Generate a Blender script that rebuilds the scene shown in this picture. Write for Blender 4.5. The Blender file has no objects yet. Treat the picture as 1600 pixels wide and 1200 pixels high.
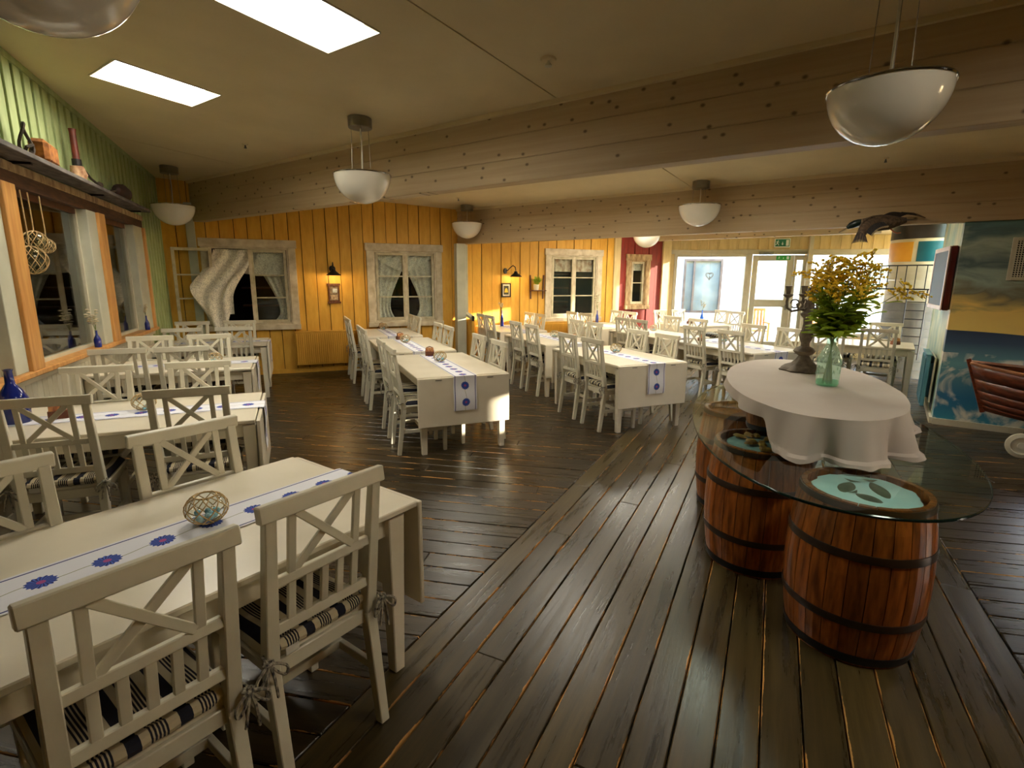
import bpy, bmesh, math, random
from mathutils import Vector, Matrix
random.seed(7)
PI = math.pi
sc = bpy.context.scene
COL = sc.collection

# ------------------------------------------------------------------ camera
cam_d = bpy.data.cameras.new('camera'); cam = bpy.data.objects.new('camera', cam_d); COL.objects.link(cam)
cam_d.sensor_fit = 'HORIZONTAL'; cam_d.sensor_width = 36.0; cam_d.lens = 817.6/1600*36.0; cam_d.clip_start = .02
pit, rol, yaw = math.radians(11.317), math.radians(.351), math.radians(22.455)
fw = Vector((0, math.cos(pit), -math.sin(pit))); rt = Vector((1, 0, 0)); upv = rt.cross(fw)
r2 = rt*math.cos(rol)+upv*math.sin(rol); u2 = -rt*math.sin(rol)+upv*math.cos(rol)
RZ = Matrix.Rotation(-yaw, 3, 'Z'); r2, u2, fw = RZ@r2, RZ@u2, RZ@fw
cam.matrix_world = Matrix(((r2.x, u2.x, -fw.x, 0), (r2.y, u2.y, -fw.y, 0), (r2.z, u2.z, -fw.z, 1.62), (0, 0, 0, 1)))
sc.camera = cam
# ------------------------------------------------------------------ world, sun, exposure
wd = bpy.data.worlds.new('world'); sc.world = wd; wd.use_nodes = True
nt = wd.node_tree; bg = nt.nodes['Background']
sky = nt.nodes.new('ShaderNodeTexSky'); sky.sky_type = 'NISHITA'; sky.sun_disc = False
sky.sun_elevation = math.radians(24); sky.sun_rotation = math.radians(108); sky.dust_density = 2.5; sky.air_density = 1.0
nt.links.new(sky.outputs[0], bg.inputs[0]); bg.inputs[1].default_value = 3.0
sd = bpy.data.lights.new('sun', 'SUN'); so = bpy.data.objects.new('sun', sd); COL.objects.link(so)
sd.energy = 30.0; sd.angle = math.radians(.6); sd.color = (1, .9, .72)
SUN = Vector((.94, -.34, math.tan(math.radians(9)))).normalized()
so.rotation_euler = (-SUN).to_track_quat('-Z', 'Y').to_euler(); so.location = (12, -4, 6)
sc.view_settings.view_transform = 'Standard'; sc.view_settings.look = 'None'
sc.view_settings.gamma = 1.0; sc.view_settings.exposure = 0.34; sc.view_settings.use_curve_mapping = False
SKYLIGHT = 30.0
sc.cycles.use_denoising = True
sc.cycles.max_bounces = 8; sc.cycles.diffuse_bounces = 5; sc.cycles.glossy_bounces = 4
sc.cycles.transparent_max_bounces = 16; sc.cycles.sample_clamp_indirect = 8.0; sc.cycles.caustics_reflective = False; sc.cycles.caustics_refractive = False

# ------------------------------------------------------------------ helpers
class MB:
    def __init__(s): s.v = []; s.f = []; s.uv = {}; s.mi = []
    def add(s, vs, fs, mi=0):
        o = len(s.v); s.v += [tuple(v) for v in vs]
        for f in fs: s.f.append(tuple(i+o for i in f)); s.mi.append(mi)
        return o
    def hexa(s, a, mi=0):  # 8 corners: bottom 0-3 ccw, top 4-7
        s.add(a, [(0, 3, 2, 1), (4, 5, 6, 7), (0, 1, 5, 4), (1, 2, 6, 5), (2, 3, 7, 6), (3, 0, 4, 7)], mi)
    def box(s, x0, x1, y0, y1, z0, z1, mi=0):
        s.hexa([(x0, y0, z0), (x1, y0, z0), (x1, y1, z0), (x0, y1, z0), (x0, y0, z1), (x1, y0, z1), (x1, y1, z1), (x0, y1, z1)], mi); return s
    def bar(s, p, q, w, d, side=(1, 0, 0), w2=None, d2=None, mi=0):
        p, q = Vector(p), Vector(q); ax = (q-p).normalized(); a = Vector(side); a = (a-ax*a.dot(ax)).normalized(); b = ax.cross(a)
        w2 = w if w2 is None else w2; d2 = d if d2 is None else d2
        def ring(c, w, d): return [c-a*w/2-b*d/2, c+a*w/2-b*d/2, c+a*w/2+b*d/2, c-a*w/2+b*d/2]
        s.hexa(ring(p, w, d)+ring(q, w2, d2), mi); return s
    def tube(s, pts, r, seg=8, closed=False, mi=0):
        pts = [Vector(p) for p in pts]; n = len(pts); rs = r if isinstance(r, (list, tuple)) else [r]*n
        prev = None; rings = []
        for i, p in enumerate(pts):
            if closed: t = pts[(i+1) % n]-pts[i-1]
            else: t = pts[min(i+1, n-1)]-pts[max(i-1, 0)]
            t = t.normalized() if t.length > 1e-9 else Vector((0, 0, 1))
            if prev is None: a = t.orthogonal().normalized()
            else:
                a = prev-t*prev.dot(t); a = a.normalized() if a.length > 1e-6 else t.orthogonal().normalized()
            prev = a; b = t.cross(a)
            rings.append([p+(a*math.cos(2*PI*k/seg)+b*math.sin(2*PI*k/seg))*rs[i] for k in range(seg)])
        vs = [v for rg in rings for v in rg]; fs = []
        m = n if closed else n-1
        for i in range(m):
            j = (i+1) % n
            for k in range(seg): fs.append((i*seg+k, i*seg+(k+1) % seg, j*seg+(k+1) % seg, j*seg+k))
        if not closed: fs.append(tuple(range(seg))[::-1]); fs.append(tuple((n-1)*seg+k for k in range(seg)))
        s.add(vs, fs, mi); return s
    def lathe(s, prof, seg=24, c=(0, 0, 0), wob=None, mi=0, cap=True):
        vs = []; fs = []; n = len(prof)
        for i, (r, z) in enumerate(prof):
            for k in range(seg):
                t = 2*PI*k/seg; rr = r*(wob(t, z) if wob else 1)
                vs.append((c[0]+rr*math.cos(t), c[1]+rr*math.sin(t), c[2]+z))
        for i in range(n-1):
            for k in range(seg): fs.append((i*seg+k, i*seg+(k+1) % seg, (i+1)*seg+(k+1) % seg, (i+1)*seg+k))
        if cap and prof[0][0] > 1e-4: fs.append(tuple(range(seg))[::-1])
        if cap and prof[-1][0] > 1e-4: fs.append(tuple((n-1)*seg+k for k in range(seg)))
        s.add(vs, fs, mi); return s
    def prism(s, poly, z0, z1, mi=0):
        n = len(poly); vs = [(x, y, z0) for x, y in poly]+[(x, y, z1) for x, y in poly]
        fs = [tuple(range(n))[::-1], tuple(range(n, 2*n))]+[(i, (i+1) % n, n+(i+1) % n, n+i) for i in range(n)]
        s.add(vs, fs, mi); return s
    def grid(s, fn, nu, nv, thick=0, uvs=None, mi=0):
        vs = [fn(i/nu, j/nv) for j in range(nv+1) for i in range(nu+1)]
        fs = [(j*(nu+1)+i, j*(nu+1)+i+1, (j+1)*(nu+1)+i+1, (j+1)*(nu+1)+i) for j in range(nv) for i in range(nu)]
        o = s.add(vs, fs, mi)
        if uvs:
            for j in range(nv+1):
                for i in range(nu+1): s.uv[o+j*(nu+1)+i] = uvs(i/nu, j/nv)
        return s
    def mesh(s, name, mats, bevel=0, smooth=False):
        me = bpy.data.meshes.new(name); me.from_pydata(s.v, [], s.f)
        for m in (mats if isinstance(mats, (list, tuple)) else [mats]): me.materials.append(m)
        for p, k in zip(me.polygons, s.mi): p.material_index = k
        if s.uv:
            ul = me.uv_layers.new(name='UVMap')
            for lp in me.loops: ul.data[lp.index].uv = s.uv.get(lp.vertex_index, (0, 0))
        if bevel or smooth:
            bm = bmesh.new(); bm.from_mesh(me)
            if bevel: bmesh.ops.bevel(bm, geom=list(bm.edges), offset=bevel, segments=1, affect='EDGES', clamp_overlap=True)
            if smooth:
                bmesh.ops.recalc_face_normals(bm, faces=bm.faces)
                for f in bm.faces: f.smooth = True
                for e in bm.edges:
                    if len(e.link_faces) == 2 and e.calc_face_angle(0) > .75: e.smooth = False
            bm.to_mesh(me); bm.free()
        return me
    def build(s, name, mats, parent=None, bevel=0, smooth=False, loc=None, rz=0):
        return ob(name, s.mesh(name, mats, bevel, smooth), parent, loc, rz)

def ob(name, me, parent=None, loc=None, rz=0, rot=None):
    o = bpy.data.objects.new(name, me); COL.objects.link(o)
    if parent: o.parent = parent
    if loc is not None: o.location = loc
    if rot is not None: o.rotation_euler = rot
    elif rz: o.rotation_euler = (0, 0, rz)
    return o
def tag(o, label, cat, group=None, kind=None):
    o['label'] = label; o['category'] = cat
    if group: o['group'] = group
    if kind: o['kind'] = kind
    return o
def thing(name, label, cat, loc=(0, 0, 0), rz=0, group=None):
    return tag(ob(name, None, None, loc, rz), label, cat, group)
def struct(o, label=None):
    o['kind'] = 'structure'
    if label: o['label'] = label
    return o
def copy_tree(o, parent=None):
    c = o.copy(); COL.objects.link(c)
    c.parent = parent
    for ch in o.children: copy_tree(ch, c)
    return c
def az(d): return -math.radians(d)    # rotation so that local +Y points along azimuth d

# ------------------------------------------------------------------ materials
def lin(c):
    return tuple(((x/255)/12.92 if x/255 <= .04045 else ((x/255+.055)/1.055)**2.4) for x in c)
MATS = {}
def newmat(name):
    m = bpy.data.materials.new(name); m.use_nodes = True; MATS[name] = m
    nt = m.node_tree; return m, nt, nt.nodes['Principled BSDF']
def nd(nt, t, **k):
    n = nt.nodes.new(t)
    for a, b in k.items():
        if a.startswith('i_'): n.inputs[int(a[2:])].default_value = b
        else: setattr(n, a, b)
    return n
def ramp(nt, stops, interp='LINEAR'):
    r = nt.nodes.new('ShaderNodeValToRGB'); r.color_ramp.interpolation = interp
    e = r.color_ramp.elements
    while len(e) < len(stops): e.new(.5)
    for i, (p, c) in enumerate(stops): e[i].position = p; e[i].color = (*c, 1) if len(c) == 3 else c
    return r
def PM(name, c1, c2=None, rough=.5, scale=6, stretch=(1, 1, 1), bump=0, metal=0, detail=4, rnd=0.0, spec=.5, coat=0, bscale=None):
    """principled paint / wood with noise variation between two colours (sRGB 0-255)"""
    m, nt, P = newmat(name); L = nt.links.new
    P.inputs['Roughness'].default_value = rough; P.inputs['Metallic'].default_value = metal
    P.inputs['Specular IOR Level'].default_value = spec; P.inputs['Coat Weight'].default_value = coat; P.inputs['Coat Roughness'].default_value = .12
    a = lin(c1); b = lin(c2) if c2 else tuple(x*.78 for x in a)
    tc = nd(nt, 'ShaderNodeTexCoord'); mp = nd(nt, 'ShaderNodeMapping'); mp.inputs['Scale'].default_value = [scale*x for x in stretch]
    oi = nd(nt, 'ShaderNodeObjectInfo'); sh = nd(nt, 'ShaderNodeVectorMath', operation='ADD')
    mul = nd(nt, 'ShaderNodeMath', operation='MULTIPLY', i_1=37.0)
    L(oi.outputs['Random'], mul.inputs[0]); L(tc.outputs['Object'], mp.inputs[0]); L(mp.outputs[0], sh.inputs[0]); L(mul.outputs[0], sh.inputs[1])
    no = nd(nt, 'ShaderNodeTexNoise'); no.inputs['Scale'].default_value = 1; no.inputs['Detail'].default_value = detail; L(sh.outputs[0], no.inputs['Vector'])
    rp = ramp(nt, [(.32, b), (.68, a)]); L(no.outputs[0], rp.inputs[0]); out = rp.outputs[0]
    if rnd:
        hs = nd(nt, 'ShaderNodeHueSaturation'); mr = nd(nt, 'ShaderNodeMapRange'); mr.inputs[3].default_value = 1-rnd; mr.inputs[4].default_value = 1+rnd
        L(oi.outputs['Random'], mr.inputs[0]); L(mr.outputs[0], hs.inputs['Value']); L(out, hs.inputs['Color']); out = hs.outputs[0]
    L(out, P.inputs['Base Color'])
    if bump:
        bp = nd(nt, 'ShaderNodeBump'); bp.inputs['Strength'].default_value = bump; bp.inputs['Distance'].default_value = .01
        n2 = no
        if bscale: n2 = nd(nt, 'ShaderNodeTexNoise'); n2.inputs['Scale'].default_value = bscale; n2.inputs['Detail'].default_value = 6; L(tc.outputs['Object'], n2.inputs['Vector'])
        L(n2.outputs[0], bp.inputs['Height']); L(bp.outputs[0], P.inputs['Normal'])
    return m
def thin_glass(name, tint=(1, 1, 1), rough=.0, ior=1.5, minr=.0, milk=0):
    m = bpy.data.materials.new(name); m.use_nodes = True; nt = m.node_tree; nt.nodes.clear(); L = nt.links.new
    out = nd(nt, 'ShaderNodeOutputMaterial'); mx = nd(nt, 'ShaderNodeMixShader'); tr = nd(nt, 'ShaderNodeBsdfTransparent'); gl = nd(nt, 'ShaderNodeBsdfGlossy')
    tr.inputs[0].default_value = (*tint, 1); gl.inputs['Roughness'].default_value = rough
    lw = nd(nt, 'ShaderNodeLayerWeight', i_0=.5); fr = nd(nt, 'ShaderNodeMath', operation='POWER', i_1=4.0); ma = nd(nt, 'ShaderNodeMath', operation='MULTIPLY_ADD', i_1=.75 if ior > 1.4 else .4, i_2=.04+minr); ma.use_clamp = True
    L(lw.outputs['Facing'], fr.inputs[0]); L(fr.outputs[0], ma.inputs[0]); L(ma.outputs[0], mx.inputs[0]); L(tr.outputs[0], mx.inputs[1]); L(gl.outputs[0], mx.inputs[2]); L(mx.outputs[0], out.inputs[0])
    if milk:
        df = nd(nt, 'ShaderNodeBsdfTranslucent'); df.inputs[0].default_value = (*tint, 1); m2 = nd(nt, 'ShaderNodeMixShader', i_0=milk); d2 = nd(nt, 'ShaderNodeBsdfDiffuse'); d2.inputs[0].default_value = (*tint, 1); m3 = nd(nt, 'ShaderNodeMixShader', i_0=.5)
        L(df.outputs[0], m3.inputs[1]); L(d2.outputs[0], m3.inputs[2]); L(mx.outputs[0], m2.inputs[1]); L(m3.outputs[0], m2.inputs[2]); L(m2.outputs[0], out.inputs[0])
    MATS[name] = m; return m
def emis(name, col, st):
    m = bpy.data.materials.new(name); m.use_nodes = True; nt = m.node_tree; nt.nodes.clear()
    e = nd(nt, 'ShaderNodeEmission'); e.inputs[0].default_value = (*col, 1); e.inputs[1].default_value = st
    o = nd(nt, 'ShaderNodeOutputMaterial'); nt.links.new(e.outputs[0], o.inputs[0]); return m

def floor_mat(name, c1, c2, wearc):
    m, nt, P = newmat(name); L = nt.links.new
    tc = nd(nt, 'ShaderNodeTexCoord'); oi = nd(nt, 'ShaderNodeObjectInfo')
    mp = nd(nt, 'ShaderNodeMapping'); mp.inputs['Scale'].default_value = (1.6, 22, 22)
    add = nd(nt, 'ShaderNodeVectorMath', operation='ADD'); mul = nd(nt, 'ShaderNodeMath', operation='MULTIPLY', i_1=53.0)
    L(oi.outputs['Random'], mul.inputs[0]); L(tc.outputs['Object'], mp.inputs[0]); L(mp.outputs[0], add.inputs[0]); L(mul.outputs[0], add.inputs[1])
    gr = nd(nt, 'ShaderNodeTexNoise'); gr.inputs['Scale'].default_value = 1; gr.inputs['Detail'].default_value = 7; gr.inputs['Roughness'].default_value = .65; L(add.outputs[0], gr.inputs['Vector'])
    rp = ramp(nt, [(.3, lin(c2)), (.7, lin(c1))]); L(gr.outputs[0], rp.inputs[0])
    hs = nd(nt, 'ShaderNodeHueSaturation'); mr = nd(nt, 'ShaderNodeMapRange'); mr.inputs[3].default_value = .72; mr.inputs[4].default_value = 1.28
    L(oi.outputs['Random'], mr.inputs[0]); L(mr.outputs[0], hs.inputs['Value']); L(rp.outputs[0], hs.inputs['Color'])
    # worn plank edges
    sp = nd(nt, 'ShaderNodeSeparateXYZ'); L(tc.outputs['Generated'], sp.inputs[0])
    one = nd(nt, 'ShaderNodeMath', operation='SUBTRACT', i_0=1.0); L(sp.outputs['Y'], one.inputs[1])
    mn = nd(nt, 'ShaderNodeMath', operation='MINIMUM'); L(sp.outputs['Y'], mn.inputs[0]); L(one.outputs[0], mn.inputs[1])
    m2 = nd(nt, 'ShaderNodeMapping'); m2.inputs['Scale'].default_value = (2.6, 9, 9); a2 = nd(nt, 'ShaderNodeVectorMath', operation='ADD')
    L(tc.outputs['Object'], m2.inputs[0]); L(m2.outputs[0], a2.inputs[0]); L(mul.outputs[0], a2.inputs[1])
    wn = nd(nt, 'ShaderNodeTexNoise'); wn.inputs['Scale'].default_value = 1; wn.inputs['Detail'].default_value = 6; wn.inputs['Roughness'].default_value = .7; L(a2.outputs[0], wn.inputs['Vector'])
    wr = nd(nt, 'ShaderNodeMapRange'); wr.inputs[1].default_value = .5; wr.inputs[2].default_value = .74; wr.inputs[3].default_value = 0; wr.inputs[4].default_value = .085; L(wn.outputs[0], wr.inputs[0])
    lt = nd(nt, 'ShaderNodeMath', operation='LESS_THAN'); L(mn.outputs[0], lt.inputs[0]); L(wr.outputs[0], lt.inputs[1])
    # small flecks worn through
    fl = nd(nt, 'ShaderNodeTexNoise'); fl.inputs['Scale'].default_value = 26; fl.inputs['Detail'].default_value = 5; fl.inputs['Roughness'].default_value = .75; L(a2.outputs[0], fl.inputs['Vector'])
    gt = nd(nt, 'ShaderNodeMath', operation='GREATER_THAN', i_1=.735); L(fl.outputs[0], gt.inputs[0])
    mxx = nd(nt, 'ShaderNodeMath', operation='MAXIMUM'); L(lt.outputs[0], mxx.inputs[0]); L(gt.outputs[0], mxx.inputs[1])
    mx = nd(nt, 'ShaderNodeMixRGB'); mx.inputs[2].default_value = (*lin(wearc), 1); L(mxx.outputs[0], mx.inputs[0]); L(hs.outputs[0], mx.inputs[1]); L(mx.outputs[0], P.inputs['Base Color'])
    rr = nd(nt, 'ShaderNodeMapRange'); rr.inputs[3].default_value = .17; rr.inputs[4].default_value = .42; L(gr.outputs[0], rr.inputs[0]); L(rr.outputs[0], P.inputs['Roughness'])
    bp = nd(nt, 'ShaderNodeBump'); bp.inputs['Strength'].default_value = .5; bp.inputs['Distance'].default_value = .004; L(gr.outputs[0], bp.inputs['Height']); L(bp.outputs[0], P.inputs['Normal'])
    P.inputs['Specular IOR Level'].default_value = .42
    return m
def beam_mat():
    m, nt, P = newmat('beam_wood'); L = nt.links.new
    tc = nd(nt, 'ShaderNodeTexCoord'); mp = nd(nt, 'ShaderNodeMapping'); mp.inputs['Scale'].default_value = (.6, 16, 16)
    L(tc.outputs['Object'], mp.inputs[0]); n1 = nd(nt, 'ShaderNodeTexNoise'); n1.inputs['Scale'].default_value = 1.5; n1.inputs['Detail'].default_value = 6; L(mp.outputs[0], n1.inputs['Vector'])
    rp = ramp(nt, [(.3, lin((176, 152, 116))), (.7, lin((190, 168, 132)))]); L(n1.outputs[0], rp.inputs[0])
    # soft greyish wash patches
    n3 = nd(nt, 'ShaderNodeTexNoise'); n3.inputs['Scale'].default_value = .9; n3.inputs['Detail'].default_value = 2; L(tc.outputs['Object'], n3.inputs['Vector'])
    r3 = ramp(nt, [(.5, (0, 0, 0)), (.72, (.5, .5, .5))]); L(n3.outputs[0], r3.inputs[0])
    m3 = nd(nt, 'ShaderNodeMixRGB'); m3.inputs[2].default_value = (*lin((186, 168, 136)), 1); L(r3.outputs[0], m3.inputs[0]); L(rp.outputs[0], m3.inputs[1])
    # knots
    sx = nd(nt, 'ShaderNodeSeparateXYZ'); cb = nd(nt, 'ShaderNodeCombineXYZ'); L(tc.outputs['Object'], sx.inputs[0]); L(sx.outputs['X'], cb.inputs['X']); L(sx.outputs['Z'], cb.inputs['Y'])
    mk = nd(nt, 'ShaderNodeMapping'); mk.inputs['Scale'].default_value = (4.6, 6.5, 1); L(cb.outputs[0], mk.inputs[0])
    vo = nd(nt, 'ShaderNodeTexVoronoi', voronoi_dimensions='2D'); vo.inputs['Scale'].default_value = 1; L(mk.outputs[0], vo.inputs['Vector'])
    rk = ramp(nt, [(.04, (.75, .75, .75)), (.11, (0, 0, 0))]); L(vo.outputs['Distance'], rk.inputs[0])
    cs = nd(nt, 'ShaderNodeSeparateColor'); L(vo.outputs['Color'], cs.inputs[0]); g = nd(nt, 'ShaderNodeMath', operation='GREATER_THAN', i_1=.35); L(cs.outputs[0], g.inputs[0])
    mu = nd(nt, 'ShaderNodeMath', operation='MULTIPLY'); L(rk.outputs[0], mu.inputs[0]); L(g.outputs[0], mu.inputs[1])
    mx = nd(nt, 'ShaderNodeMixRGB'); mx.inputs[2].default_value = (*lin((60, 40, 22)), 1); L(mu.outputs[0], mx.inputs[0]); L(m3.outputs[0], mx.inputs[1])
    L(mx.outputs[0], P.inputs['Base Color']); P.inputs['Roughness'].default_value = .62
    return m
def stripe_mat():
    m, nt, P = newmat('cushion_stripe'); L = nt.links.new
    tc = nd(nt, 'ShaderNodeTexCoord'); sp = nd(nt, 'ShaderNodeSeparateXYZ'); L(tc.outputs['Object'], sp.inputs[0])
    a = nd(nt, 'ShaderNodeMath', operation='ADD', i_1=5.02); L(sp.outputs['X'], a.inputs[0])
    d = nd(nt, 'ShaderNodeMath', operation='DIVIDE', i_1=.118); L(a.outputs[0], d.inputs[0]); f = nd(nt, 'ShaderNodeMath', operation='FRACT'); L(d.outputs[0], f.inputs[0])
    cr, nv = lin((196, 184, 152)), lin((16, 18, 34)); st = [(0, nv), (.26, cr)]
    for k in range(5): p = .43+k*.075; st += [(p, nv), (p+.042, cr)]
    rp = ramp(nt, st, 'CONSTANT'); L(f.outputs[0], rp.inputs[0]); L(rp.outputs[0], P.inputs['Base Color']); P.inputs['Roughness'].default_value = .9
    return m
def runner_mat():
    m, nt, P = newmat('runner_print'); L = nt.links.new
    uv = nd(nt, 'ShaderNodeUVMap'); sp = nd(nt, 'ShaderNodeSeparateXYZ'); L(uv.outputs[0], sp.inputs[0])   # u metres across, v metres along
    def M(op, a, b=None, **k):
        n = nd(nt, 'ShaderNodeMath', operation=op)
        for i, x in enumerate((a, b)):
            if x is None: continue
            if isinstance(x, (int, float)): n.inputs[i].default_value = x
            else: L(x, n.inputs[i])
        return n.outputs[0]
    u, v = sp.outputs['X'], sp.outputs['Y']
    q = M('DIVIDE', v, .158); cell = M('SUBTRACT', M('FRACT', q), .5); y = M('MULTIPLY', cell, .158)
    wig = M('MULTIPLY', M('SINE', M('MULTIPLY', q, 2.1)), .006); x = M('SUBTRACT', u, wig)
    r = M('SQRT', M('ADD', M('MULTIPLY', x, x), M('MULTIPLY', y, y))); th = M('ARCTAN2', y, x)
    pet = M('ADD', .037, M('MULTIPLY', M('SINE', M('MULTIPLY', th, 15.0)), .003)); fl = M('LESS_THAN', r, pet)
    rays = M('SINE', M('ADD', M('MULTIPLY', th, 19.0), M('MULTIPLY', r, 160.0)))
    bl = nd(nt, 'ShaderNodeMixRGB'); bl.inputs[1].default_value = (*lin((24, 34, 110)), 1); bl.inputs[2].default_value = (*lin((66, 96, 190)), 1); L(M('GREATER_THAN', rays, .0), bl.inputs[0])
    pk = nd(nt, 'ShaderNodeMixRGB'); pk.inputs[2].default_value = (*lin((165, 70, 130)), 1); L(bl.outputs[0], pk.inputs[1]); L(M('LESS_THAN', r, .011), pk.inputs[0])
    base = nd(nt, 'ShaderNodeMixRGB'); base.inputs[1].default_value = (*lin((226, 226, 232)), 1); base.inputs[2].default_value = (*lin((52, 60, 120)), 1)
    au = M('ABSOLUTE', u); e1 = M('LESS_THAN', M('ABSOLUTE', M('SUBTRACT', au, .098)), .0035); L(e1, base.inputs[0])
    stem = nd(nt, 'ShaderNodeMixRGB'); stem.inputs[2].default_value = (*lin((128, 132, 84)), 1); L(base.outputs[0], stem.inputs[1])
    L(M('LESS_THAN', M('ABSOLUTE', M('ADD', x, M('MULTIPLY', M('SINE', M('MULTIPLY', q, 6.283)), .005))), .0016), stem.inputs[0])
    fin = nd(nt, 'ShaderNodeMixRGB'); L(fl, fin.inputs[0]); L(stem.outputs[0], fin.inputs[1]); L(pk.outputs[0], fin.inputs[2])
    L(fin.outputs[0], P.inputs['Base Color']); P.inputs['Roughness'].default_value = .85
    return m
def lace_mat():
    m, nt, P = newmat('lace'); L = nt.links.new
    tc = nd(nt, 'ShaderNodeTexCoord'); v = nd(nt, 'ShaderNodeTexVoronoi'); v.inputs['Scale'].default_value = 70; L(tc.outputs['Object'], v.inputs['Vector'])
    n = nd(nt, 'ShaderNodeTexNoise'); n.inputs['Scale'].default_value = 24; n.inputs['Detail'].default_value = 4; L(tc.outputs['Object'], n.inputs['Vector'])
    a = nd(nt, 'ShaderNodeMath', operation='ADD'); L(v.outputs['Distance'], a.inputs[0]); L(n.outputs[0], a.inputs[1])
    mr = nd(nt, 'ShaderNodeMapRange'); mr.inputs[1].default_value = .6; mr.inputs[2].default_value = 1.15; mr.inputs[3].default_value = .50; mr.inputs[4].default_value = .95; L(a.outputs[0], mr.inputs[0])
    L(mr.outputs[0], P.inputs['Alpha']); P.inputs['Base Color'].default_value = (*lin((244, 238, 222)), 1); P.inputs['Roughness'].default_value = .9
    return m
def mural_mat():
    m, nt, P = newmat('mural_paint'); L = nt.links.new
    tc = nd(nt, 'ShaderNodeTexCoord'); sp = nd(nt, 'ShaderNodeSeparateXYZ'); L(tc.outputs['Object'], sp.inputs[0])
    mp = nd(nt, 'ShaderNodeMapping'); mp.inputs['Scale'].default_value = (1.4, 1.4, 4.5); mp.inputs['Rotation'].default_value = (0, .3, 0); L(tc.outputs['Object'], mp.inputs[0])
    n1 = nd(nt, 'ShaderNodeTexNoise'); n1.inputs['Scale'].default_value = 1.6; n1.inputs['Detail'].default_value = 7; n1.inputs['Distortion'].default_value = .8; L(mp.outputs[0], n1.inputs['Vector'])
    def M(op, a, b):
        n = nd(nt, 'ShaderNodeMath', operation=op)
        for i, x in enumerate((a, b)):
            if isinstance(x, (int, float)): n.inputs[i].default_value = x
            else: L(x, n.inputs[i])
        return n.outputs[0]
    zs = M('ADD', sp.outputs['Z'], M('MULTIPLY', M('SUBTRACT', n1.outputs[0], .5), .5)); zn = M('DIVIDE', zs, 2.4)
    skyr = ramp(nt, [(.40, lin((246, 212, 116))), (.55, lin((238, 202, 112))), (.62, lin((120, 116, 92))), (.69, lin((160, 176, 160))), (.76, lin((84, 104, 106))), (.84, lin((176, 190, 172))), (.91, lin((92, 120, 122))), (1, lin((120, 166, 166)))]); L(zn, skyr.inputs[0])
    # sea with foam swirls
    w = nd(nt, 'ShaderNodeTexNoise'); w.inputs['Scale'].default_value = 2.1; w.inputs['Detail'].default_value = 8; w.inputs['Distortion'].default_value = 2.6; L(tc.outputs['Object'], w.inputs['Vector'])
    fo = ramp(nt, [(.46, (0, 0, 0)), (.6, (1, 1, 1))]); L(w.outputs[0], fo.inputs[0])
    sear = ramp(nt, [(.0, lin((60, 140, 160))), (.14, lin((46, 112, 150))), (.3, lin((104, 152, 154))), (.4, lin((58, 80, 104))), (.47, lin((48, 60, 82)))]); L(M('DIVIDE', sp.outputs['Z'], 2.4), sear.inputs[0])
    zz = sp.outputs['Z']; band = M('MULTIPLY', M('LESS_THAN', zz, .84), M('GREATER_THAN', zz, .05))
    fm = nd(nt, 'ShaderNodeMixRGB'); fm.inputs[2].default_value = (*lin((236, 226, 204)), 1); L(M('MULTIPLY', M('MULTIPLY', fo.outputs[0], band), .8), fm.inputs[0]); L(sear.outputs[0], fm.inputs[1])
    hz = M('SUBTRACT', 1.09, M('MULTIPLY', M('MULTIPLY', sp.outputs['X'], sp.outputs['X']), .06))
    mx = nd(nt, 'ShaderNodeMixRGB'); L(M('LESS_THAN', zz, hz), mx.inputs[0]); L(skyr.outputs[0], mx.inputs[1]); L(fm.outputs[0], mx.inputs[2])
    L(mx.outputs[0], P.inputs['Base Color']); P.inputs['Roughness'].default_value = .45
    return m

paint = PM('cream_paint', (214, 209, 188), (202, 196, 174), .38, 5, rnd=.04)
tablep = PM('table_paint', (226, 217, 196), (216, 206, 182), .3, 3, rnd=.03)
stripe = stripe_mat(); runnerm = runner_mat(); lace = lace_mat(); beamm = beam_mat(); mural = mural_mat()
floor_dark = floor_mat('floor_boards', (56, 45, 25), (29, 22, 12), (180, 132, 72))
floor_strip = floor_mat('floor_strip_boards', (78, 65, 36), (42, 34, 18), (184, 134, 72))
yellowp = PM('yellow_paint', (230, 178, 68), (216, 160, 54), .55, 4, (4, 4, 1), rnd=.06, bump=.12)
greenp = PM('green_paint', (172, 186, 132), (150, 166, 112), .55, 4, (4, 4, 1), rnd=.05, bump=.1)
redp = PM('red_paint', (150, 34, 20), (122, 24, 14), .6, 4, (4, 4, 1), rnd=.06)
creamb = PM('cream_boards', (222, 200, 146), (208, 184, 130), .6, 4, (4, 4, 1), rnd=.06)
ceilp = PM('ceiling_paint', (220, 203, 162), (212, 195, 154), .8, 2)
trimp = PM('trim_paint', (206, 200, 178), (188, 180, 154), .5, 4)
oldframe = PM('weathered_frame', (218, 206, 180), (180, 164, 134), .7, 7, (1, 1, 1), detail=7, bump=.25)
rawwood = PM('weathered_timber', (196, 168, 124), (134, 104, 70), .8, 7, (3, 3, 1), detail=7, bump=.3)
pine = PM('pine', (214, 160, 92), (186, 126, 62), .45, 5, (6, 6, .6), rnd=.05)
whitepost = PM('post_paint', (196, 196, 176), (180, 180, 160), .5, 4)
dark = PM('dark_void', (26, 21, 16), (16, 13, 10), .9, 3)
black = PM('black_metal', (22, 21, 22), (14, 14, 15), .45, 8, spec=.4)
steel = PM('brushed_steel', (150, 146, 136), (128, 124, 114), .35, 10, metal=1)
chrome = PM('chrome', (200, 198, 192), (180, 178, 172), .12, 8, metal=1)
opal = PM('opal_glass', (232, 226, 212), (226, 220, 204), .12, 3, coat=.5)
winglass = thin_glass('window_glass', (.94, .97, .96), 0, 1.5)
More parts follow.
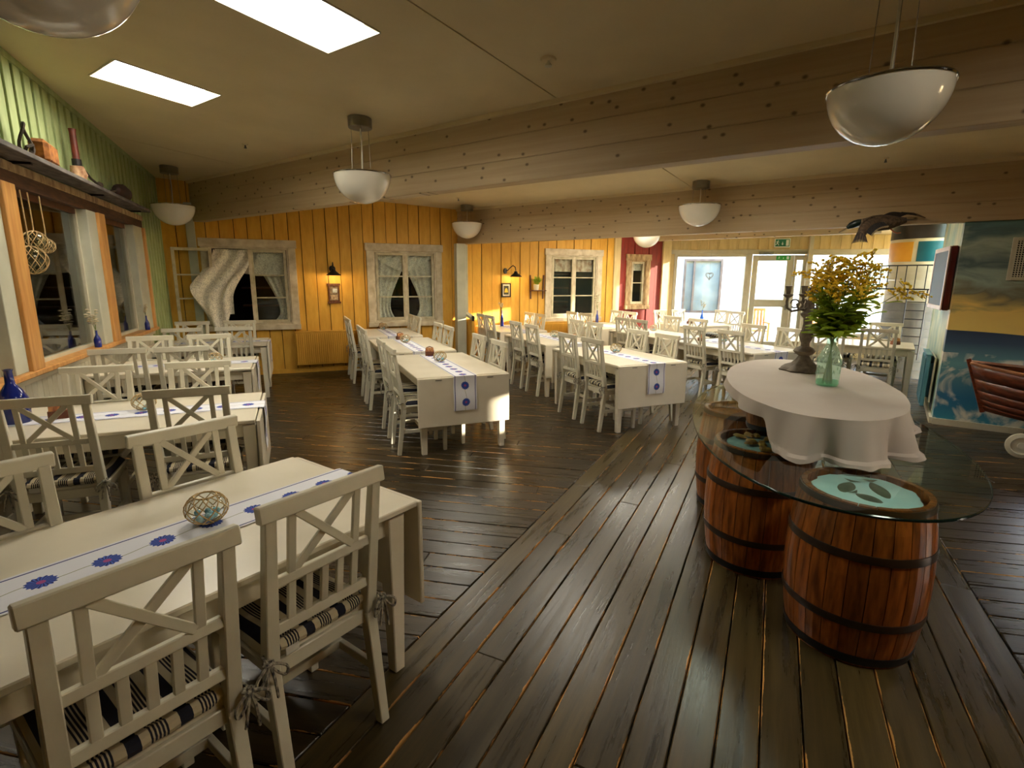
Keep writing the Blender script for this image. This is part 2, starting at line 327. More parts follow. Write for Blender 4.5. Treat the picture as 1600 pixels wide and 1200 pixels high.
darkglass = thin_glass('dark_window_glass', (.78, .8, .76), 0, 1.5, .05)
barrelw = PM('barrel_wood', (178, 100, 38), (104, 50, 14), .28, 5, (8, 8, 1.2), detail=6, rnd=.22, coat=.35)
hoopm = PM('hoop_iron', (52, 30, 18), (30, 18, 12), .4, 12, coat=.3)
clothm = PM('table_linen', (206, 196, 184), (198, 186, 174), .9, 3)
glasstop = thin_glass('tabletop_glass', (.78, .92, .87), 0, 1.5)
glassedge = PM('glass_edge', (20, 46, 40), (12, 32, 28), .1, 5)
bottlegl = thin_glass('green_bottle_glass', (.80, .96, .88), 0, 1.3, .03, .22)
clearfl = thin_glass('clear_glass', (.94, .97, .96), 0, 1.5, .03, .06)
bluegl = thin_glass('blue_glass', (.06, .16, .62), 0, 1.5, .02)
bluedeep = PM('cobalt_glass', (14, 36, 130), (8, 24, 96), .08, 4, coat=.6)
rope = PM('net_rope', (214, 186, 134), (180, 148, 96), .9, 30)
pebblem = PM('blue_pebbles', (150, 206, 216), (110, 176, 196), .2, 20, rnd=.2)
tinm = PM('aged_metal', (128, 116, 98), (92, 82, 68), .7, 26, detail=6, bump=.3)
leafm = PM('leaf_green', (166, 190, 70), (118, 146, 42), .5, 14, rnd=.3)
stemm = PM('stem_green', (110, 124, 52), (86, 100, 36), .6, 14)
goldm = PM('goldenrod_yellow', (255, 248, 110), (255, 238, 60), .7, 60, rnd=.12)
dryfl = PM('dried_blossom', (226, 216, 188), (206, 192, 158), .9, 30)
brownw = PM('brown_wood', (112, 66, 34), (74, 40, 20), .5, 10, (4, 4, 1), detail=5, rnd=.15)
extwall = PM('outside_render', (236, 240, 242), (230, 236, 240), .8, 2)
extground = PM('outside_paving', (196, 192, 184), (178, 174, 166), .9, 3)

def add_translucent(m, fac, col):
    nt = m.node_tree; L = nt.links.new; P = nt.nodes['Principled BSDF']; out = nt.nodes['Material Output']
    tr = nd(nt, 'ShaderNodeBsdfTranslucent'); tr.inputs[0].default_value = (*lin(col), 1); mx = nd(nt, 'ShaderNodeMixShader', i_0=fac)
    L(P.outputs[0], mx.inputs[1]); L(tr.outputs[0], mx.inputs[2]); L(mx.outputs[0], out.inputs[0])
add_translucent(leafm, .45, (170, 196, 50)); add_translucent(goldm, .5, (255, 220, 60)); add_translucent(clothm, .12, (226, 214, 200)); add_translucent(dryfl, .3, (240, 232, 210))
# ------------------------------------------------------------------ room geometry constants
NV = Vector((.8469, .5317, 0)); BV = Vector((.5317, -.8469, 0))     # across beams / along beams
def bn(b, n, z=0): v = BV*b+NV*n; return Vector((v.x, v.y, z))
AZB = 147.9                                                        # azimuth of +b
XL, YB, YR = -1.82, 9.75, -2.6
WQ = Vector((7.82, 9.75, 0)); WD = Vector((.829, -.559, 0)); WO = Vector((.559, .829, 0))
SL = .0525
def zc(n): return 3.065-SL*(n-4.006)

# ------------------------------------------------------------------ floor
def clip(poly, a, b, c):    # keep a*x+b*y<=c
    out = []
    for i in range(len(poly)):
        p, q = poly[i], poly[(i+1) % len(poly)]; dp, dq = a*p[0]+b*p[1]-c, a*q[0]+b*q[1]-c
        if dp <= 0: out.append(p)
        if dp*dq < 0: t = dp/(dp-dq); out.append((p[0]+(q[0]-p[0])*t, p[1]+(q[1]-p[1])*t))
    return out
floor = struct(MB().prism([(XL-.3, YR-.3), (12.5, YR-.3), (12.5, 6.6), (7.9, 9.95), (XL-.3, 9.95)], -.12, -.03).build('floor', dark), 'dark worn wooden plank floor with a diagonal walkway of planks')
ROOM = [(-1, 0, -XL), (0, 1, YB), (0, -1, -YR), (WO.x, WO.y, WO.dot(WQ)), (1, 0, 12.0)]
sa = math.radians(48.8); SD = (math.sin(sa), math.cos(sa)); SN = (math.cos(sa), -math.sin(sa))
pa = math.radians(-56.2); PD = (math.sin(pa), math.cos(pa)); PN = (math.cos(pa), -math.sin(pa))
def plank(o, d, n, l0, l1, w0, w1, cuts, mat):
    poly = [(d[0]*l+n[0]*w, d[1]*l+n[1]*w) for l, w in ((l0, w0), (l1, w0), (l1, w1), (l0, w1))]
    for c in ROOM+cuts:
        poly = clip(poly, *c)
        if len(poly) < 3: return
    ctr = (sum(p[0] for p in poly)/len(poly), sum(p[1] for p in poly)/len(poly))
    loc = [((p[0]-ctr[0])*d[0]+(p[1]-ctr[1])*d[1], (p[0]-ctr[0])*n[0]+(p[1]-ctr[1])*n[1]) for p in poly]
    area = sum(loc[i][0]*loc[(i+1) % len(loc)][1]-loc[(i+1) % len(loc)][0]*loc[i][1] for i in range(len(loc)))
    if abs(area) < .01: return
    if area < 0: loc = loc[::-1]
    m = MB(); k = len(loc)
    cx = sum(p[0] for p in loc)/k; cy = sum(p[1] for p in loc)/k
    def ins(p, e):
        r = math.hypot(p[0]-cx, p[1]-cy) or 1; sy = e if abs(p[1]) > .001 else 0
        return (p[0]-math.copysign(min(e, abs(p[0]-cx)), p[0]-cx), p[1]-math.copysign(min(e, abs(p[1]-cy)), p[1]-cy))
    top = [ins(p, .0035) for p in loc]; dz = random.uniform(-.0012, .0012)
    vs = [(x, y, -.03) for x, y in loc]+[(x, y, -.004) for x, y in loc]+[(x, y, dz) for x, y in top]
    fs = [tuple(range(2*k, 3*k))]
    for r in (0, 1):
        for i in range(k): fs.append((r*k+i, r*k+(i+1) % k, (r+1)*k+(i+1) % k, (r+1)*k+i))
    m.add(vs, fs)
    p = m.build('plank', mat, floor, loc=(ctr[0], ctr[1], 0)); ang = math.atan2(d[1], d[0])
    p.rotation_euler = (0, 0, ang)
    if n[0]*-math.sin(ang)+n[1]*math.cos(ang) < 0:
        for v in p.data.vertices: v.co.y = -v.co.y
        p.data.flip_normals()
W = 2.417/17
for i in range(17):
    w0 = -1.325+i*W; cutsl = [-4]
    l = -4+random.uniform(1.5, 6)
    while l < 12.5: cutsl.append(l); l += random.uniform(4.6, 6.2)
    cutsl.append(14)
    for a, b in zip(cutsl, cutsl[1:]): plank(None, SD, SN, a+.0015, b-.0015, w0+.0032, w0+W-.0032, [], floor_strip)
for side in (0, 1):
    cut = [(SN[0], SN[1], -1.328)] if side == 0 else [(-SN[0], -SN[1], -1.096)]
    w = -3.2
    while w < 13.2:
        ls = [-16]; l = -9+random.uniform(0, 4)
        while l < 9: ls.append(l); l += random.uniform(3.5, 5.5)
        ls.append(16)
        for a, b in zip(ls, ls[1:]): plank(None, PD, PN, a+.0015, b-.0015, w+.003, w+.142, cut, floor_dark)
        w += .145

# ------------------------------------------------------------------ walls
def wall_mesh(length, z0, z1, th, holes):
    """tiles a wall in its local frame (x along, z up, y 0..th) around rectangular holes"""
    xs = sorted({0, length, *[h[0] for h in holes], *[h[1] for h in holes]}); m = MB()
    for a, b in zip(xs, xs[1:]):
        mid = (a+b)/2; hz = sorted((h[2], h[3]) for h in holes if h[0] < mid < h[1]); z = z0
        for c, d in hz:
            if c > z: m.box(a, b, 0, th, z, c)
            z = d
        if z < z1: m.box(a, b, 0, th, z, z1)
    return m
def boards(parent, x0, x1, pitch, z0, z1, holes, mat, base=.0, proud=.022, wide=.6, ztop=None):
    """board-and-batten cladding: recessed and proud boards alternate, y negative towards the room"""
    x = x0; k = 0
    while x < x1-.01:
        a, b = x, min(x+pitch*(wide if k % 2 == 0 else 1-wide), x1); pr = proud if k % 2 == 0 else proud*.4
        cuts = sorted({a, b, *[e for h in holes for e in h[:2] if a+.004 < e < b-.004]})
        for a_, b_ in zip(cuts, cuts[1:]):
            mid = (a_+b_)/2; segs = [(z0, z1 if ztop is None else ztop((a+b)/2))]
            for h in holes:
                if h[0] < mid < h[1]:
                    ns = []
                    for c, d in segs:
                        if h[2] > c+.02: ns.append((c, min(d, h[2])))
                        if h[3] < d-.02: ns.append((max(c, h[3]), d))
                    segs = ns
            g0, g1 = (.0045 if a_ == a else 0), (.0045 if b_ == b else 0)
            for c, d in segs:
                if d-c > .03: MB().box(a_+g0-mid, b_-g1-mid, -pr, .0, 0, d-c).build('board', mat, parent, bevel=.003, loc=(mid, base, c))
        x = b; k += 1

# left wall (green boards above a window band, beadboard below); local x = +Y of the world
LW = struct(wall_mesh(12.35, 0, 3.4, .14, [(2.6, 11.1, .94, 2.33)]).build('wall_left', dark, loc=(XL, YR, 0), rz=PI/2), 'green board wall with a long band of windows')
# (rz 90: local x -> +Y, local y -> -X : outward)
boards(LW, .0, 11.1, .165, 2.40, 3.35, [], greenp, wide=.7)
boards(LW, 11.1, 12.35, .165, .0, 3.2, [], greenp, wide=.7)
for i in range(int(11.1/.09)):
    x = i*.09
    if x > 4.4: MB().box(.002, .088, -.012, 0, .09, .86).build('board', trimp, LW, bevel=.004, loc=(x, 0, 0))
MB().box(4.4, 11.1, -.02, 0, .0, .09).build('skirting_board', trimp, LW)
MB().box(4.4, 11.12, -.03, 0, .86, .915).build('cap_rail', trimp, LW, bevel=.004)
MB().box(2.6, 11.12, -.085, .14, .915, .955).build('window_sill', pine, LW, bevel=.006)
MB().box(2.6, 11.14, -.03, .14, 2.25, 2.40).build('header_board', PM('header_brown', (96, 62, 34), (64, 40, 22), .7, 8, (1, 5, 5), bump=.3), LW, bevel=.004)
MB().box(2.6, 11.14, -.045, -.03, 2.345, 2.41).build('rough_edge_board', rawwood, LW, bevel=.006)
# moulding where the green boards meet the ceiling
posts = [(2.62, 2.9, 0), (3.9, 4.2, 0), (4.93, 5.12, 1), (6.82, 7.05, 1), (8.45, 8.62, 1), (10.55, 10.94, 1), (5.4, 5.5, 2)]
def window_bay(i, y0, y1):
    w = struct(ob('window_%d' % i, None, None, (XL, 0, 0), PI/2))
    m = MB(); m.box(y0, y1, .05, .056, .955, 2.25); m.build('pane', darkglass, w)
    for (a, b) in ((y0, y0+.03), (y1-.03, y1)): MB().box(a, b, .03, .075, .955, 2.25).build('stile', trimp, w)
    MB().box(y0+.03, y1-.03, .03, .075, .955, .985).build('bottom_rail', trimp, w)
    MB().box(y0+.03, y1-.03, .03, .075, 2.20, 2.25).build('top_rail', brownw, w)
for i, (a, b) in enumerate(((2.35, 3.05), (3.3, 4.5), (4.89, 6.37), (6.82, 7.98))): window_bay(i+4, a, b)
for a, b, c in ((3.05, 3.16, 3.3), (4.5, 4.69, 4.89), (6.37, 6.62, 6.82), (7.98, 8.38, 8.46)):
    MB().box(a-YR, b-YR, -.05, .1, .955, 2.25).build('post', whitepost, LW, bevel=.004)
    MB().box(b-YR+.006, c-YR, -.075, .1, .955, 2.25).build('post', pine, LW, bevel=.004)
# the dim room behind the left windows
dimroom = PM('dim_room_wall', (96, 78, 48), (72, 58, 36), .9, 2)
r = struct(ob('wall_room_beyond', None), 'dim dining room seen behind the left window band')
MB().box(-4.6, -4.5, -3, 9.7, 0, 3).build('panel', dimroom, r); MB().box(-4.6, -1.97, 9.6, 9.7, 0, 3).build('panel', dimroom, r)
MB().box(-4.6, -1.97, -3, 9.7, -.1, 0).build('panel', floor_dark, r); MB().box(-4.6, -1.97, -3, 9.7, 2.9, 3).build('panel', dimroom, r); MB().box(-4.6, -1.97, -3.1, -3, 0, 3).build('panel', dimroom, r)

# back wall, one plane: yellow, red section
HOLES = [(-1.20, -.02, .86, 2.12), (1.34, 2.48, .86, 2.12), (4.84, 5.94, .86, 2.12), (6.78, 7.16, 1.12, 2.06)]
Hl = [(a-XL, b-XL, c, d) for a, b, c, d in HOLES]
BW = struct(wall_mesh(7.82-XL, 0, 3.2, .14, Hl).build('wall_back', dark, loc=(XL, YB, 0)), 'yellow painted board wall with old casement windows')
boards(BW, .0, 6.34-XL, .40, .05, 2.9, Hl, yellowp, wide=.52, ztop=lambda x: min(3.12, zc(.8469*(x+XL)+.5317*YB)+.05))
boards(BW, 6.5-XL, 7.60-XL, .37, .05, 2.9, Hl, redp, wide=.5)
for a, b, m_ in ((-1.47, -1.35, whitepost), (6.34, 6.50, creamb), (7.60, 7.82, creamb)):
    MB().box(a-XL, b-XL, -.05, 0, 0, 2.75).build('corner_post', m_, BW, bevel=.004)
bb = struct(MB().box(0, 9.6, -.03, -.022, 0, .07).box(0, 9.6, -.022, 0, .07, .075).build('baseboard_back', yellowp, loc=(XL, YB, 0)))

# white end wall with the glazed door (local x along WD, local y outward)
WH = [(.14, 1.62, .5, 2.17), (1.72, 2.80, 0.0, 2.2), (2.9, 4.62, .5, 2.2)]
wrz = math.atan2(WD.y, WD.x)
# local +y for a rotation of wrz is (-sin, cos) = (.559,.829) = outward
WW = struct(wall_mesh(4.85, 0, 2.95, .16, WH).build('wall_right', creamb, loc=WQ, rz=wrz), 'cream board wall with big bright windows and a glazed door')
boards(WW, 0.02, 4.85, .2, 2.28, 2.93, [], creamb, wide=.82, proud=.014)
boards(WW, 0.0, .10, .1, 0, 2.28, [], creamb, wide=.9, proud=.014)
MB().box(0.02, 4.85, -.03, 0, 2.19, 2.28).build('header_trim', trimp, WW, bevel=.004)
def frame(parent, x0, x1, z0, z1, t, y0, y1, mat, name='frame_bar', bevel=.003):
    MB().box(x0, x0+t, y0, y1, z0, z1).build(name, mat, parent, bevel=bevel); MB().box(x1-t, x1, y0, y1, z0, z1).build(name, mat, parent, bevel=bevel)
    MB().box(x0+t, x1-t, y0, y1, z0, z0+t).build(name, mat, parent, bevel=bevel); MB().box(x0+t, x1-t, y0, y1, z1-t, z1).build(name, mat, parent, bevel=bevel)
w = struct(ob('window_8', None, None, WQ, wrz)); frame(w, .10, 1.66, .46, 2.20, .07, -.02, .1, trimp); MB().box(.16, 1.6, .04, .046, .52, 2.14).build('pane', winglass, w)
w = struct(ob('window_9', None, None, WQ, wrz)); frame(w, 2.86, 4.66, .46, 2.22, .06, -.02, .1, trimp); MB().box(3.27, 3.34, -.02, .1, .52, 2.16).build('mullion', trimp, w, bevel=.003)
MB().box(2.91, 3.28, .04, .046, .5, 2.18).build('pane', winglass, w); MB().box(3.33, 4.62, .04, .046, .5, 2.18).build('pane', winglass, w)
d = struct(ob('door_1', None, None, WQ, wrz), 'white glazed exit door with a narrow side light')
frame(d, 1.66, 2.86, .0, 2.24, .06, -.03, .12, trimp, 'door_frame')
lf = MB().box(1.74, 1.85, .0, .05, .02, 2.16).box(2.43, 2.56, .0, .05, .02, 2.16).box(1.85, 2.43, .0, .05, .02, .3).box(1.85, 2.43, .0, .05, 1.06, 1.22).box(1.85, 2.43, .0, .05, 2.04, 2.16).build('door_leaf', trimp, d, bevel=.004)
MB().box(1.85, 2.43, .02, .026, 1.22, 2.04).build('pane', winglass, lf); MB().box(1.85, 2.43, .02, .026, .3, 1.06).build('pane', winglass, lf)
sl = MB().box(2.57, 2.62, .0, .05, .02, 2.16).box(2.74, 2.80, .0, .05, .02, 2.16).box(2.62, 2.74, 0, .05, .02, .3).box(2.62, 2.74, 0, .05, 2.06, 2.16).build('side_light', trimp, d, bevel=.004)
MB().box(2.62, 2.74, .02, .026, .3, 2.06).build('pane', winglass, sl)
MB().box(2.80, 2.88, -.10, -.03, .0, 2.55).build('upright_post', trimp, d, bevel=.004)
MB().box(1.84, 2.12, -.085, -.03, 2.17, 2.23).build('door_closer', steel, d, bevel=.006)
MB().bar((2.48, -.02, 1.0), (2.48, -.02, 1.12), .04, .02).tube([(2.48, -.03, 1.07), (2.48, -.06, 1.07), (2.37, -.06, 1.07)], .009).build('door_handle', steel, d)

# mural wall under the second beam, and its side wall with the television
MU = struct(wall_mesh(7.3, 0, 2.9, .16, [(.98, 1.5, 1.1, 1.5)]).build('wall_mural', mural, loc=bn(.57, 7.67), rz=math.atan2(BV.y, BV.x)), 'wall painted with a stormy sea under a yellow and teal sky')  # the hole is an added opening out of view, letting sun onto a table leaf
# NB local +y of that rotation = (.8469,.5317): away from the room
sidep = PM('side_mural', (206, 208, 172), (120, 160, 150), .5, 3, (1, 1, .7), detail=6)
MS = struct(wall_mesh(2.75, 0, 2.7, .16, []).build('wall_side', sidep, loc=bn(.57, 7.83), rz=math.atan2(NV.y, NV.x)), 'pale painted side wall behind the television')
for v in MS.data.vertices: v.co.y = -v.co.y
MS.data.flip_normals()
# give the side wall its body behind (towards +b)
bm_ = struct(MB().box(0, 7.0, -.035, -.001, 0, .07).build('baseboard_mural', trimp, loc=bn(.57, 7.67), rz=math.atan2(BV.y, BV.x)))
bs_ = struct(MB().box(-.16, 2.75, .001, .03, 0, .07).build('baseboard_side', trimp, loc=bn(.57, 7.83), rz=math.atan2(NV.y, NV.x)))
# rear wall behind the camera with a row of windows, right closing wall
RWm = struct(wall_mesh(12.6, 0, 3.6, .14, [(2.0, 3.2, 1.2, 2.3)]).build('wall_rear', yellowp, loc=(10.78, YR, 0), rz=PI))
for i, (a, b) in enumerate(((2.0, 3.2),)):
    w = struct(ob('window_%d' % (i+10), None, None, (10.78, YR, 0), PI)); frame(w, a, b, 1.2, 2.3, .07, .0, .1, trimp); MB().box((a+b)/2-.03, (a+b)/2+.03, 0, .1, 1.27, 2.23).build('mullion', trimp, w)
struct(wall_mesh(3.2, 0, 2.95, .14, [(.15, .75, 1.5, 2.4)]).build('wall_corner', creamb, loc=(11.84, 7.04, 0), rz=math.atan2(-.96, -.28)))  # hole added behind the tower, unseen, so sun reaches the column

# ------------------------------------------------------------------ ceiling with skylights, beams
C = struct(ob('ceiling', None), 'low sloping cream ceiling with skylights')
SKY = [(-5.36, -4.84), (-3.35, -2.82), (-1.34, -.81), (.76, 1.12)]; SKYB = [[SKY[0], SKY[1], SKY[3]], [(-5.36, -4.84), (-3.35, -2.82), (-1.34, -.81)], [(-4.2, -3.67), (-3.2, -2.67), (-1.34, -.81)]]; SNn = (1.75, 2.50); ROWS = [(1.75, 2.50), (5.38, 6.10), (9.0, 9.72)]  # front-row pair at left is visible; every other skylight is added, unseen, for light
def clipped_slab(name, mat, parent, b0, b1, n0, n1, dz0, dz1, over):
    poly = [tuple(bn(b, n).xy) for b, n in ((b0, n0), (b1, n0), (b1, n1), (b0, n1))]
    poly = clip(poly, WO.x, WO.y, WO.dot(WQ)+over)
    if len(poly) < 3: return
    k = len(poly); m = MB(); zf = lambda p: zc(.8469*p[0]+.5317*p[1])
    m.add([(x, y, zf((x, y))+dz0) for x, y in poly]+[(x, y, zf((x, y))+dz1) for x, y in poly], [tuple(range(k)), tuple(range(k, 2*k))[::-1]]+[(i, k+i, k+(i+1) % k, (i+1) % k) for i in range(k)])
    return m.build(name, mat, parent)
def cpanel(b0, b1, n0, n1):
    row = [q for q in ROWS if n0 < q[0] and n1 > q[1]]; SNn = row[0] if row else None
    holes = [(a, b) for a, b in SKYB[ROWS.index(SNn)] if a > b0 and b < b1] if row else []
    m = MB(); g = .006
    def cell(x0, x1, y0, y1):
        if x1-x0 < .001: return
        q = [bn(x0, y0), bn(x1, y0), bn(x1, y1), bn(x0, y1)]; ys = [y0, y0, y1, y1]
        lo = [(p.x, p.y, zc(y)) for p, y in zip(q, ys)]; hi = [(x, y, z+.08) for x, y, z in lo]
        m.hexa([lo[0], lo[3], lo[2], lo[1]][::-1]+[hi[0], hi[3], hi[2], hi[1]][::-1])
    if n0 > 7: b1 = min(b1, .9)
    if b1-b0 < .1: return
    b0 += g; b1 -= g
    if n0 > 11: return clipped_slab('ceiling_panel', ceilp, C, b0, b1, n0, n1, 0, .08, .1)
    if not holes: cell(b0, b1, n0, n1)
    else:
        cell(b0, b1, n0, SNn[0]); cell(b0, b1, SNn[1], n1); x = b0
        for a, b in holes: cell(x, a, *SNn); x = b
        cell(x, b1, *SNn)
    m.build('ceiling_panel', ceilp, C, smooth=False)
for n0, n1 in ((-5, 4.0), (4.15, 7.63), (7.8, 11.3), (11.3, 14.5)):
    for b0, b1 in ((-12, -7.2), (-7.2, -2.4), (-2.4, 2.4), (2.4, 9)): cpanel(b0, b1, n0, n1)
def slab(name, mat, parent, b0, b1, n0, n1, dz0, dz1):
    m = MB(); q = [(b0, n0), (b1, n0), (b1, n1), (b0, n1)]
    m.hexa([(*bn(b, n).xy, zc(n)+dz0) for b, n in q]+[(*bn(b, n).xy, zc(n)+dz1) for b, n in q]); return m.build(name, mat, parent)
skym = emis('skylight_daylight', (1, .94, .80), SKYLIGHT)
wi = 20
for (n0, n1), bs in zip(ROWS, SKYB):
    for a, b in bs:
        w = struct(ob('window_%d' % wi, None), 'bright white ceiling skylight panel; all but the visible pair added for light'); wi += 1
        slab('seen_and_added_skylight', skym, w, a-.01, b+.01, n0-.01, n1+.01, .082, .09)
        for p in ((a-.012, a, n0, n1), (b, b+.012, n0, n1), (a, b, n0-.012, n0), (a, b, n1, n1+.012)): slab('skylight_rim', trimp, w, *p, -.006, .08)
clipped_slab('roof_deck', dark, C, -12, 9, -5, 8.0, .12, .18, .25); clipped_slab('roof_deck', dark, C, -12, .9, 8.0, 14.5, .12, .18, .25)
def beam(i, n0, z0, z1, b0, b1, label, nb=3):
    t = struct(ob('ceiling_beam', None, None, bn(b0, n0), math.atan2(BV.y, BV.x)), label)
    L_ = b1-b0; h = (z1-z0)/nb
    for k in range(nb):
        MB().box(0, L_, 0, .15, z0+k*h+.002, z0+(k+1)*h-.002).build('lamella', beamm, t, bevel=.004)
    MB().box(0, L_, .006, .144, z0+.01, z1-.01).build('beam_core', beamm, t)
beam(1, 4.006, 2.465, 3.055, -8.98, 7.2, 'weathered grey wooden roof beam nearest the camera, three boards high')
beam(2, 7.63, 2.256, 2.87, -6.70, 6.6, 'weathered grey wooden roof beam above the mural and the stuffed duck')
beam(3, 11.22, 2.44, 2.70, -4.20, -.25, 'thin wooden roof beam in front of the cream window wall', 2)
for n0, b0, b1 in ((4.006, -8.98, 7.2), (7.63, -6.7, 6.6)):
    m = MB(); q = [(b0, n0-.03), (b1, n0-.03), (b1, n0+.01), (b0, n0+.01)]
    m.hexa([(*bn(b, n).xy, zc(n)-.035) for b, n in q]+[(*bn(b, n).xy, zc(n)+.005) for b, n in q]); struct(m.build('trim_%d' % (1 if n0 < 5 else 2), ceilp))
m = MB(); q = [(XL, -2), (XL+.03, -2), (XL+.03, 9.7), (XL, 9.7)]
f_ = lambda x, y: zc(.8469*x+.5317*y)
m.hexa([(x, y, f_(x, y)-.05) for x, y in q]+[(x, y, f_(x, y)+.02) for x, y in q]); struct(m.build('trim_3', greenp))

# ------------------------------------------------------------------ dim rooms behind the yellow wall windows
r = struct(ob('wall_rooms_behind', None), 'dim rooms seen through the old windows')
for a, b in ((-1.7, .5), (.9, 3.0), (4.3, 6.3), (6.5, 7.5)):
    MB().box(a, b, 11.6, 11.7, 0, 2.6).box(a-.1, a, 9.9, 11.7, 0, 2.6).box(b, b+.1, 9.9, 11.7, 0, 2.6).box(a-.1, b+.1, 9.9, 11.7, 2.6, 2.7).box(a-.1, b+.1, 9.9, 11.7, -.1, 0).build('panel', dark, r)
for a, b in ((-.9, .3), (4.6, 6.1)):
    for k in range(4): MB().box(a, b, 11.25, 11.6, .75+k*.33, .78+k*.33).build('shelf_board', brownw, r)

# ------------------------------------------------------------------ old windows in the back wall
WINW = PM('window_paint', (206, 196, 166), (172, 160, 128), .6, 9, detail=6, bump=.15)
def casement(parent, w, h, rows, name='casement', mat=None, t=.045):
    """hinged at local x=0, opens along +x, centred on y=0"""
    mat = mat or WINW
    c = MB().box(0, t, -.018, .018, 0, h).box(w-t, w, -.018, .018, 0, h).box(t, w-t, -.018, .018, 0, t*1.2).box(t, w-t, -.018, .018, h-t, h).build(name, mat, parent, bevel=.003)
    hh = (h-2.2*t)/rows
    for k in range(1, rows): MB().box(t, w-t, -.012, .012, t*1.2+k*hh-.011, t*1.2+k*hh+.011).build('glazing_bar', mat, c)
    for k in range(rows): MB().box(t, w-t, -.003, .003, t*1.2+k*hh+.011*(k > 0), t*1.2+(k+1)*hh-.011*(k < rows-1)).build('pane', winglass, c)
    return c
def old_window(i, x0, x1, z0, z1, cases=2, rows=3, open_left=False, mat=None, t=.12, bigsill=True):
    """x0..x1 outer casing"""
    mat = mat or oldframe
    w = struct(ob('window_%d' % i, None, None, (0, YB, 0)))
    MB().box(x0, x0+t, -.05, -.012, z0, z1-.13).build('casing_board', mat, w, bevel=.004); MB().box(x1-t, x1, -.05, -.012, z0, z1-.13).build('casing_board', mat, w, bevel=.004)
    MB().box(x0-.02, x1+.02, -.058, -.012, z1-.13, z1).build('casing_board', mat, w, bevel=.005)
    MB().box(x0-.01, x1+.01, -.075, .02, z0-.03, z0+.055).build('sill_board', mat, w, bevel=.005)
    a, b, c, d = x0+t, x1-t, z0+.055, z1-.13
    frame(w, a-.005, b+.005, c-.005, d+.005, .03, -.035, .11, mat, 'jamb')
    a += .028; b -= .028; c += .028; d -= .028
    cw = (b-a)/cases
    for k in range(cases):
        if open_left and k == 0: continue
        cs = casement(w, cw-.008, d-c, rows, mat=None if cases > 1 else WINW); cs.location = (a+k*cw+.004, -.008, c)
    if cases > 1: MB().box((a+b)/2-.022, (a+b)/2+.022, -.03, -.024, c, d).build('centre_post', mat, w)
    if open_left:
        cs = casement(w, cw-.008, d-c, rows, 'open_casement'); cs.location = (a, -.045, c); cs.rotation_euler = (0, 0, math.radians(180+14))
    return (a, b, c, d)
old_window(1, -1.31, .08, .79, 2.23, open_left=True)
old_window(2, 1.23, 2.59, .79, 2.23)
old_window(3, 4.73, 6.05, .79, 2.23)
old_window(16, 6.66, 7.28, 1.02, 2.165, cases=1, rows=2, mat=rawwood, t=.115)

# ------------------------------------------------------------------ lace curtains
def curtain(label, fn, nu=28, nv=22, group=None, tie=None):
    m = MB(); m.grid(fn, nu, nv); o = m.build('lace_curtain', lace, smooth=True); tag(o, label, 'curtain', group); return o
def side_drape(xo, xi, xt, z0, z1, zt, y, ph, gath=.25):
    """panel hung from xo..xi at the top, drawn towards xt at height zt"""
    def fn(u, v):
        z = z1+(z0-z1)*v; k = (z1-z)/(z1-zt) if z > zt else 1-(zt-z)/(zt-z0)*.35
        k = max(0, min(1, k)); k = k*k*(3-2*k)
        a = xo+(xi-xo)*u; b = xt+(xi-xo)*gath*(u-.5)
        return (a*(1-k)+b*k, y+.022*math.sin(u*24+ph+v*2)*(1-.3*k), z)
    return fn
def swag(x0, x1, z1, dl, dr, y, ph):
    def fn(u, v): return (x0+(x1-x0)*u, y-.012+.014*math.sin(u*20+v*7+ph), z1-v*(dl+(dr-dl)*u+.03*math.sin(u*PI)))
    return fn
for wx0, wx1, nm in ((1.40, 2.42, 'second'),):
    mid = (wx0+wx1)/2
    curtain('lace curtain drawn to the left behind the closed window beside the column', side_drape(wx0, mid+.02, wx0+.13, .9, 2.06, 1.12, YB+.09, 0, .42))
    curtain('lace curtain drawn to the right behind the closed window beside the column', side_drape(mid-.02, wx1, wx1-.13, .9, 2.06, 1.12, YB+.09, 2, .42))
    curtain('lace valance across the top of the closed window beside the column', swag(wx0, mid, 2.07, .08, .34, YB+.065, 1)); curtain('lace valance crossing right across the closed window beside the column', swag(mid, wx1, 2.07, .34, .08, YB+.06, 3))
curtain('lace curtain drawn right behind the closed half of the half-open window', side_drape(-.56, -.08, -.13, .9, 2.06, 1.05, YB+.09, 1, .4))
curtain('lace valance across the half-open window', swag(-1.12, -.08, 2.07, .32, .42, YB+.07, 2))
def blow(u, v):     # curtain pulled out of the open window and over the open casement
    z = 2.06-v*1.38+.30*max(0, 1-u)*v*(1-v)*2; z = max(z, 2.06-v*(1.02+.38*math.sin(min(1, u*1.25)*PI)))
    k = min(1, v*1.3); k = k*k*(3-2*k)
    a = -1.14+.58*u; b = -1.56+.66*u if v < .55 else -1.56+.66*u+(v-.55)*.72*(1-u)
    return (a*(1-k)+b*k, YB+.03-.27*k*(1-.35*u)+.025*math.sin(u*17+v*6), z)
curtain('lace curtain blown out through the open casement of the corner window', blow, 34, 26)
valm = PM('printed_valance', (216, 204, 180), (150, 110, 84), .85, 11, detail=6)
for k, (a, b) in enumerate(((4.92, 5.36), (5.42, 5.86))):
    m = MB(); m.grid(lambda u, v: (a+(b-a)*u, YB+.05+.008*math.sin(u*26), 2.05-.27*v), 20, 4); tag(m.build('printed_valance', valm, smooth=True), ('left' if k == 0 else 'right')+' printed cloth valance inside the window beside the red wall', 'curtain')
m = MB(); m.grid(lambda u, v: (6.84+.28*u, YB+.06+.008*math.sin(u*20), 2.04-.22*v), 14, 3); tag(m.build('lace_valance', lace, smooth=True), 'short lace valance inside the little window of the red wall', 'curtain')

